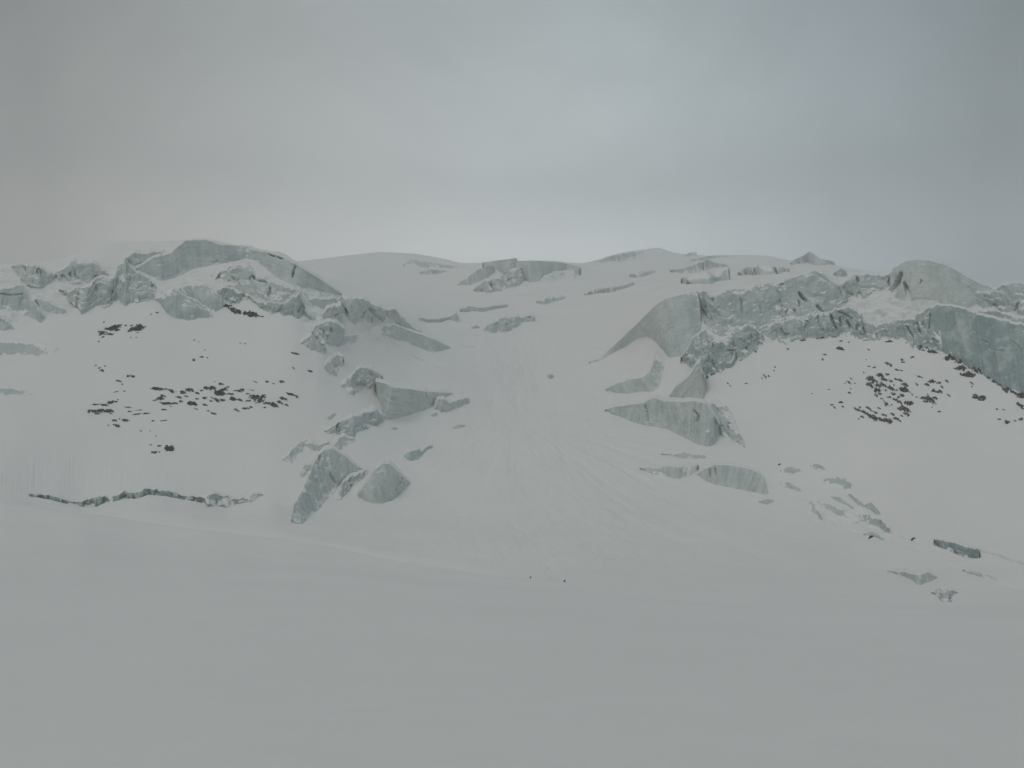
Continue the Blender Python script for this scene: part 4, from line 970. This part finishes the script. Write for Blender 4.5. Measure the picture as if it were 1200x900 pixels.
rocks([(165, 349.5, 7, 2.6), (150, 354, 4, 1.8)], 'dark rock wedged under the foot of the broad mid cliff', 'rocks under the mid cliff', 10, 8)
rocks([(117, 430.5, 3, 3), (120, 433, 4, 3), (112, 428, 3, 1.5), (123, 428.5, 3, 2), (150, 439.5, 4, 4.2), (156, 441, 4, 2.5), (139, 446, 7, 2), (143, 450, 4, 1.5), (146, 458, 4, 1.5), (136, 459, 7, 1.2),
       (112, 473.5, 9, 2), (131, 470.5, 8, 2.6), (138, 468, 4, 2), (109, 481, 10, 3), (118, 480.5, 7, 3), (128, 480.5, 7, 3.5), (130, 484, 5, 2), (104, 482, 4, 2.6), (134, 492, 5, 2.5), (147, 492, 7, 2.2), (140, 490.5, 3, 2), (137, 498, 7, 2.5), (127, 498, 3, 1.5),
       (150, 477, 9, 1.6), (163, 480.5, 11, 1.6), (160, 485, 9, 1.2), (179, 493, 7, 2.2), (192, 492.5, 10, 2), (122, 474, 5, 1.6), (114, 484.5, 6, 1.6), (152, 482, 5, 1.2), (171, 484, 6, 1.2)], L_LL, G_LL, -4, 16)
rocks([(185, 455, 12, 2.2), (200, 457, 11, 4.2), (214, 459, 7, 4), (222, 456, 6, 3), (231, 460, 6, 4), (243, 454, 9, 4), (249, 453.5, 5, 3), (263, 455, 6, 4), (252, 447, 4, 2), (259, 449.5, 7, 3), (267, 453, 5, 2),
       (279, 457.5, 8, 3), (284, 456, 5, 3), (295, 457, 9, 1.6), (188, 466, 11, 4), (191, 463.5, 8, 2.6), (195, 472, 8, 2), (205, 472, 8, 3), (212, 470, 6, 3), (225, 471.5, 10, 4.6), (231, 467, 6, 2.5), (240, 466, 5, 2.2), (253, 467.5, 12, 4.5), (247, 469.5, 5, 2),
       (262, 468, 4, 3), (273, 466.5, 8, 4), (281, 468, 7, 3), (291, 469, 6, 2.2), (298, 464, 7, 2.5), (305, 466, 9, 4, 40), (313, 471.5, 9, 4), (321, 473.5, 11, 4.6), (328, 471, 6, 2.5), (332, 466, 8, 3), (340, 461, 8, 3.3), (347, 463.5, 5, 2.8), (336, 474, 5, 3),
       (277, 480, 7, 2), (288, 478, 11, 3.2), (294, 476.5, 6, 2.5), (244, 481, 4, 2.4), (250, 484, 6, 2.2), (230, 479, 7, 1.5), (192, 479.5, 6, 1.8), (299, 447, 6, 1.8), (313, 446.5, 5, 3.6), (320, 449, 3, 1.5), (330, 446.5, 7, 3.2), (310, 477, 4, 2), (218, 464, 5, 2),
       (236, 457, 4, 2), (210, 465, 6, 1.8), (200, 476, 5, 1.6), (181, 469, 5, 1.4), (270, 461, 6, 2.2), (290, 461, 5, 1.8), (240, 474, 5, 1.8)], L_BAND, G_BAND, -6, 18)
place_rock(257, 458.5, 12, 7, 5, 'largest black rock in the middle of the long rock band on the left slope', group=G_BAND)
place_rock(197.5, 523, 9, 10.5, 35, 'curved black boulder with snow on its left side, lowest on the left slope', 'boulder', name='boulder')
rocks([(186, 522, 5, 2.4), (176, 521, 4, 1.5), (182, 529, 6, 2.8), (187, 529, 3.4, 3)], 'small rock lying beside the curved black boulder on the left slope', 'rocks beside the curved boulder', 10, 20)
# ---- right slope
rocks([(1021, 443, 9, 6, -50), (1032, 439, 8, 5), (1040, 438, 6, 5), (1020, 450, 5, 2.6), (1035, 450, 8, 3.4), (1029, 451, 5, 3), (1044, 454, 7, 4), (1044, 446, 6, 3), (1055, 445, 5, 3.6), (1060, 450, 5, 2.6), (1050, 444, 4, 2.6),
       (1031, 461, 7, 4), (1047, 461, 6, 3.4), (1042, 465, 5, 3), (1053, 465, 4, 2.6), (1065, 471.5, 8, 6), (1038, 472, 5, 3), (1054, 471, 5, 2.6), (1054, 479, 7, 3), (1045, 474, 4, 2.4), (1060, 478, 6, 3), (1036, 444, 5, 2.6), (1048, 451, 4, 2.4), (1026, 446, 5, 2.6),
       (995, 447.5, 6, 3.6), (998, 443.5, 4, 2.4), (1002, 449, 4, 1.8), (990, 449, 3, 1.6), (996, 460, 4, 2.4), (997, 455, 3, 1.6), (1041, 426, 8, 2.6), (1057, 434, 4, 2), (1018, 429, 3, 2.4), (1025, 430, 3, 2.4), (1052, 433, 3, 2.4), (1012, 436, 3, 1.6),
       (1082, 466, 9, 4.6), (1090, 467, 8, 3.4), (1074, 465, 5, 2.6), (1096, 466, 6, 3), (1092, 446, 8, 4), (1100, 448, 5, 3.6), (1110, 446, 7, 4), (1100, 458, 6, 4), (1112, 463, 7, 2.4), (1086, 450, 4, 2), (1094, 457, 4, 2.4), (1078, 441, 5, 1.4), (1075, 450, 4, 1.6),
       (1104, 453, 4, 2.2), (1085, 470, 5, 2.2), (1034, 467, 4, 2), (1027, 463, 3.4, 1.8), (1050, 468, 3.6, 2), (1038, 457, 4, 2.2), (1051, 457, 3.4, 2.2), (1058, 463, 4, 2.2), (1069, 462, 3.4, 2)], L_RC, G_RC, -38, 16)
place_rock(1027.5, 456, 7, 5.5, -35, 'chunkiest dark rock on the left part of the right rock cluster', group=G_RC)
place_rock(1061, 455.5, 7, 8, -60, 'tallest dark rock in the middle of the right rock cluster', group=G_RC)
rocks([(1005, 480, 6, 2.4), (1012, 482, 8, 2.4), (1017, 485, 8, 2.8), (1023, 488, 8, 3), (1030, 490, 8, 4), (1034, 492, 6, 3.4), (1041, 492, 7, 4), (1026, 483, 8, 2.4), (1036, 486, 7, 2.4), (1010, 488, 5, 2), (1018, 478, 6, 2), (1050, 490, 5, 2.8), (1055, 493, 3.4, 2.2),
       (1030, 478, 5, 2), (1008, 477, 4, 1.8), (1002, 478, 3.4, 1.8), (1062, 484.5, 10, 4.4), (1046, 485, 5, 2.2), (1057, 487, 5, 2), (1021, 481, 5, 1.8), (1006, 491, 3.4, 1.8)], L_RL, G_RL, -34, 8)
rocks([(1080, 404, 9, 3.6), (1087, 407.5, 8, 4), (1092, 411, 6, 2.8), (1077, 408, 6, 2.6), (1113, 418.5, 9, 5.5), (1120, 416, 8, 4), (1124, 422, 9, 6), (1127, 430, 9, 7), (1133, 437, 8, 5.4), (1138, 438.5, 5, 5), (1131, 419.5, 11, 3.8, -45), (1137, 427, 11, 4.6, -40), (1144, 432, 10, 3.8, -38),
       (1150, 437, 10, 3.6, -38), (1158, 442, 9, 2.6, -36), (1165, 446.5, 10, 3, -34), (1172, 450.5, 10, 3.6, -30), (1180, 455, 10, 2.8, -28), (1188, 459, 8, 2.8, -25), (1196, 461.5, 8, 3.6, -25), (1178, 457, 6, 2.4), (1197, 464, 5, 3.4), (1121, 431, 5, 3.2), (1083, 410, 4, 2.6), (1098, 413, 4, 1.8)], L_RG, G_RG, -35, 14)
place_rock(1150, 465, 12.5, 7, -35, 'solitary black boulder on clean snow below the right rock ridge', 'boulder', name='boulder')
rocks([(942, 397.5, 8, 4), (921, 396, 9, 2.4, 20), (892, 402, 6, 1.8), (962, 396, 7, 1.6), (976, 394.5, 6, 1.6), (986, 399, 7, 2.8), (995, 400.5, 3.4, 1.5), (1013, 398.5, 5, 1.6), (1030, 398, 5, 1.8), (1042, 399.5, 9, 2.6), (1063, 401.5, 8, 2.2)], L_RF, G_RF, 0, 10)
rocks([(828, 441, 4.4, 4), (835, 438, 5, 2.6, 25), (841, 435.5, 6, 2.2, 20), (847, 433, 3.6, 1.8), (859, 425.5, 2.8, 2.8), (868, 421.5, 3, 2)], 'black stone in the short line under the rough bank of the right cliff', 'black stones under the rough bank', 15, 10)
rocks([(893, 443, 5, 2, -60), (897, 441, 6, 2, -60), (901, 440, 4, 2, -60), (908, 430, 3, 2.4), (907, 434, 2.2, 1.8), (853, 449, 2.6, 1.8), (856, 452, 3, 1.5), (875, 449, 5, 1.2), (886, 412, 3, 2), (923, 408, 5, 3.4), (984, 407.5, 6, 2.6), (967, 415, 7, 2.6), (964, 421, 3, 1.8), (1018, 409.5, 3, 1.8),
       (1015, 421, 3, 1.5), (1057, 421, 5, 2.6), (1059, 424, 4, 1.8), (1069, 418, 4, 3.4), (1092, 477, 4, 1.8), (1101, 482, 3.2, 2.6), (975, 474, 4, 2.4), (985, 471, 4, 3), (978, 477, 4, 2.2), (988, 476, 3, 1.8), (1139, 448.5, 6, 2.6), (1139, 453, 3, 1.8), (1168, 479, 5, 3), (1176, 480, 4, 1.8),
       (1172, 491, 6, 2.6), (1181, 494, 7, 4), (1196, 491, 5, 4), (1190, 493, 3, 1.8), (1195, 474, 6, 2.4), (1198, 478, 4, 2.6), (1196, 451, 5, 2.6), (1193, 455, 4, 1.8), (971, 456, 3, 1.4), (952, 461, 4, 1.2)], L_RS, G_RS, -25, 20)
place_rock(1020, 629, 5, 2.2, 35, 'small dark stone at the lower tip of the right apron ice')
place_rock(1070, 631, 6, 1.6, 15, 'small dark stone on the snow between the right apron and the crevasse')
place_rock(913, 544, 4, 1.4, 0, 'small dark stone above the soft grey hump on the right apron')
place_rock(621.5, 677, 1.9, 1.8, 0, 'tiny dark lump on the smooth snow below the icefall, left one of a pair', sink=0.3)
place_rock(661.5, 681.5, 1.8, 1.7, 0, 'tiny dark lump on the smooth snow below the icefall, right one of a pair', sink=0.3)


# ------------------------------------------------------------------ fallen snow lumps below the icefall
def debris():
    V, Fc = [], []
    r = np.random.default_rng(5)
    base = np.array([[1, 0, 0], [-1, 0, 0], [0, 1, 0], [0, -1, 0], [0, 0, 1], [0, 0, -1]], float)
    tri = np.array([[0, 2, 4], [2, 1, 4], [1, 3, 4], [3, 0, 4], [2, 0, 5], [1, 2, 5], [3, 1, 5], [0, 3, 5]])
    px = np.concatenate([r.normal(690, 105, 3200), r.normal(650, 28, 300), r.normal(560, 60, 450)])
    py = np.concatenate([r.normal(645, 16, 3200), r.normal(510, 40, 300), r.normal(652, 9, 450)])
    R, p = hit(px, py)
    k = 0
    for i in range(len(px)):
        if np.isnan(R[i]) or R[i] < 150: continue
        s = r.uniform(0.06, 0.16) * (1.7 if r.random() < 0.04 else 1)
        b = base * (s * r.uniform(0.6, 1.2, 3)) + r.normal(0, s * 0.15, (6, 3)) + p[i] + [0, 0, s * 0.1]
        V.append(b); Fc.append(tri + k); k += 6
    me = bpy.data.meshes.new('avalanche_debris')
    me.from_pydata(np.concatenate(V).tolist(), [], np.concatenate(Fc).tolist())
    me.materials.append(M_SNOW); me.update()
    o = link('avalanche_debris', me); o['kind'] = 'stuff'
    o['label'] = 'small lumps of fallen snow scattered below the icefall'; o['category'] = 'snow debris'


debris()

# ------------------------------------------------------------------ air
def haze():
    lo, hi = pts.reshape(-1, 3).min(0), pts.reshape(-1, 3).max(0)
    x0, x1, y0, y1 = lo[0] - 40, hi[0] + 40, lo[1] - 40, hi[1] + 40
    z0_, z1 = lo[2] - 1, hi[2] + 12
    v = [(x, y, z) for z in (z0_, z1) for y in (y0, y1) for x in (x0, x1)]
    f = [(0, 2, 3, 1), (4, 5, 7, 6), (0, 1, 5, 4), (2, 6, 7, 3), (0, 4, 6, 2), (1, 3, 7, 5)]
    me = bpy.data.meshes.new('haze'); me.from_pydata(v, [], f); me.update()
    m = bpy.data.materials.new('haze'); m.use_nodes = True
    nt = m.node_tree; nt.nodes.clear()
    out = node(nt, 'ShaderNodeOutputMaterial'); pv = node(nt, 'ShaderNodeVolumePrincipled')
    pv.inputs['Color'].default_value = (0.965, 0.975, 0.975, 1); pv.inputs['Density'].default_value = HAZE; pv.inputs['Anisotropy'].default_value = 0.6
    nt.links.new(pv.outputs[0], out.inputs['Volume'])
    me.materials.append(m)
    o = link('haze', me); o['kind'] = 'stuff'; o['label'] = 'thin cloud mist in the air over the glacier'
    o['category'] = 'haze'
    o.display_type = 'WIRE'


HAZE = 0.00034
haze()

# ------------------------------------------------------------------ sky and light
SUN_EL, SUN_ROT = math.radians(46), math.radians(-150)
wd = bpy.data.worlds.new('World'); SC.world = wd; wd.use_nodes = True
nt = wd.node_tree; nt.nodes.clear()
outw = node(nt, 'ShaderNodeOutputWorld')
sky = node(nt, 'ShaderNodeTexSky'); sky.sky_type = 'NISHITA'; sky.sun_disc = False
sky.sun_elevation = SUN_EL; sky.sun_rotation = SUN_ROT; sky.altitude = 3000; sky.dust_density = 2.0
bg1 = node(nt, 'ShaderNodeBackground'); bg1.inputs[1].default_value = 0.08
nt.links.new(sky.outputs[0], bg1.inputs[0])
tc = node(nt, 'ShaderNodeTexCoord'); gen = tc.outputs['Generated']
sp = node(nt, 'ShaderNodeSeparateXYZ'); nt.links.new(gen, sp.inputs[0])
# overcast deck: brightness by height above the horizon, thinner and brighter towards the valley head
cr = node(nt, 'ShaderNodeValToRGB'); cr.color_ramp.interpolation = 'EASE'
el = cr.color_ramp.elements
el[0].position = 0.0; el[0].color = (0.98, 1.0, 0.98, 1)
el[1].position = 1.0; el[1].color = (0.86, 0.90, 0.90, 1)
for p_, c_ in ((0.25, (1.44, 1.465, 1.45)), (0.34, (0.94, 0.995, 0.995)), (0.47, (0.70, 0.765, 0.775)), (0.66, (0.64, 0.69, 0.70))):
    e_ = el.new(p_); e_.color = (*c_, 1)
nt.links.new(sp.outputs['Z'], cr.inputs[0])
mpw = node(nt, 'ShaderNodeMapping'); mpw.inputs['Scale'].default_value = (1, 1, 1.5)
nt.links.new(gen, mpw.inputs[0])
cl = noise_tex(nt, mpw.outputs[0], 3.6, 6, 0.58, 0.6)
clf = math_node(nt, 'ADD', math_node(nt, 'MULTIPLY', cl, 0.50), 0.69)
# side falloff
xx = math_node(nt, 'ADD', sp.outputs['X'], 0.0)
fall = math_node(nt, 'SUBTRACT', 1.06, math_node(nt, 'MULTIPLY', math_node(nt, 'MULTIPLY', xx, xx), 4.0))
fall = math_node(nt, 'MAXIMUM', fall, 0.44)
def glow(cx, cz, wx, wz, amp):
    a_ = math_node(nt, 'DIVIDE', math_node(nt, 'SUBTRACT', sp.outputs['X'], cx), wx)
    b_ = math_node(nt, 'DIVIDE', math_node(nt, 'SUBTRACT', sp.outputs['Z'], cz), wz)
    d_ = math_node(nt, 'ADD', math_node(nt, 'MULTIPLY', a_, a_), math_node(nt, 'MULTIPLY', b_, b_))
    d_ = math_node(nt, 'ADD', d_, math_node(nt, 'MULTIPLY', math_node(nt, 'SUBTRACT', noise_tex(nt, mpw.outputs[0], 7.0, 5, 0.6, 0.5), 0.5), 2.2))
    return math_node(nt, 'MULTIPLY', math_node(nt, 'EXPONENT', math_node(nt, 'MULTIPLY', d_, -1.0)), amp)


# thinner cloud up right of centre, thicker cloud under it
thin = math_node(nt, 'ADD', glow(0.09, 0.41, 0.14, 0.06, 0.22), glow(0.17, 0.315, 0.18, 0.04, -0.08))
val_ = math_node(nt, 'MULTIPLY', math_node(nt, 'MULTIPLY', clf, fall), math_node(nt, 'ADD', 1.0, thin))
tint = mixc(nt, ramp(nt, sp.outputs['X'], -0.35, 0.40), (1.045, 1.0, 0.96), (0.89, 1.0, 1.085))
mul = node(nt, 'ShaderNodeMix', data_type='RGBA', blend_type='MULTIPLY'); mul.inputs[0].default_value = 1
nt.links.new(cr.outputs[0], mul.inputs[6]); nt.links.new(tint, mul.inputs[7])
bg2 = node(nt, 'ShaderNodeBackground'); nt.links.new(mul.outputs[2], bg2.inputs[0]); nt.links.new(val_, bg2.inputs[1])
mx = node(nt, 'ShaderNodeMixShader'); mx.inputs[0].default_value = 0.94
nt.links.new(bg1.outputs[0], mx.inputs[1]); nt.links.new(bg2.outputs[0], mx.inputs[2])
nt.links.new(mx.outputs[0], outw.inputs[0])

sl = bpy.data.lights.new('sun', 'SUN'); sl.energy = 0.9; sl.angle = math.radians(22); sl.color = (1.0, 0.97, 0.93)
so = link('sun', sl)
from mathutils import Vector
sd = Vector((math.sin(SUN_ROT) * math.cos(SUN_EL), math.cos(SUN_ROT) * math.cos(SUN_EL), math.sin(SUN_EL)))
so.rotation_euler = sd.to_track_quat('Z', 'Y').to_euler()
so.location = sd * 800

# ------------------------------------------------------------------ camera and render settings
cd = bpy.data.cameras.new('camera'); cam = link('camera', cd)
cd.sensor_width = 36; cd.angle = FOV; cd.clip_start = 0.1; cd.clip_end = 20000
cam.rotation_euler = (PI / 2 + PITCH, 0, 0)
SC.camera = cam
SC.view_settings.view_transform = 'Standard'; SC.view_settings.look = 'None'
SC.view_settings.exposure = -0.70; SC.view_settings.gamma = 1.0; SC.view_settings.use_curve_mapping = False
SC.render.engine = 'CYCLES'
SC.cycles.use_denoising = True
SC.cycles.max_bounces = 9; SC.cycles.diffuse_bounces = 4; SC.cycles.volume_bounces = 5
SC.cycles.use_adaptive_sampling = True; SC.cycles.adaptive_threshold = 0.02
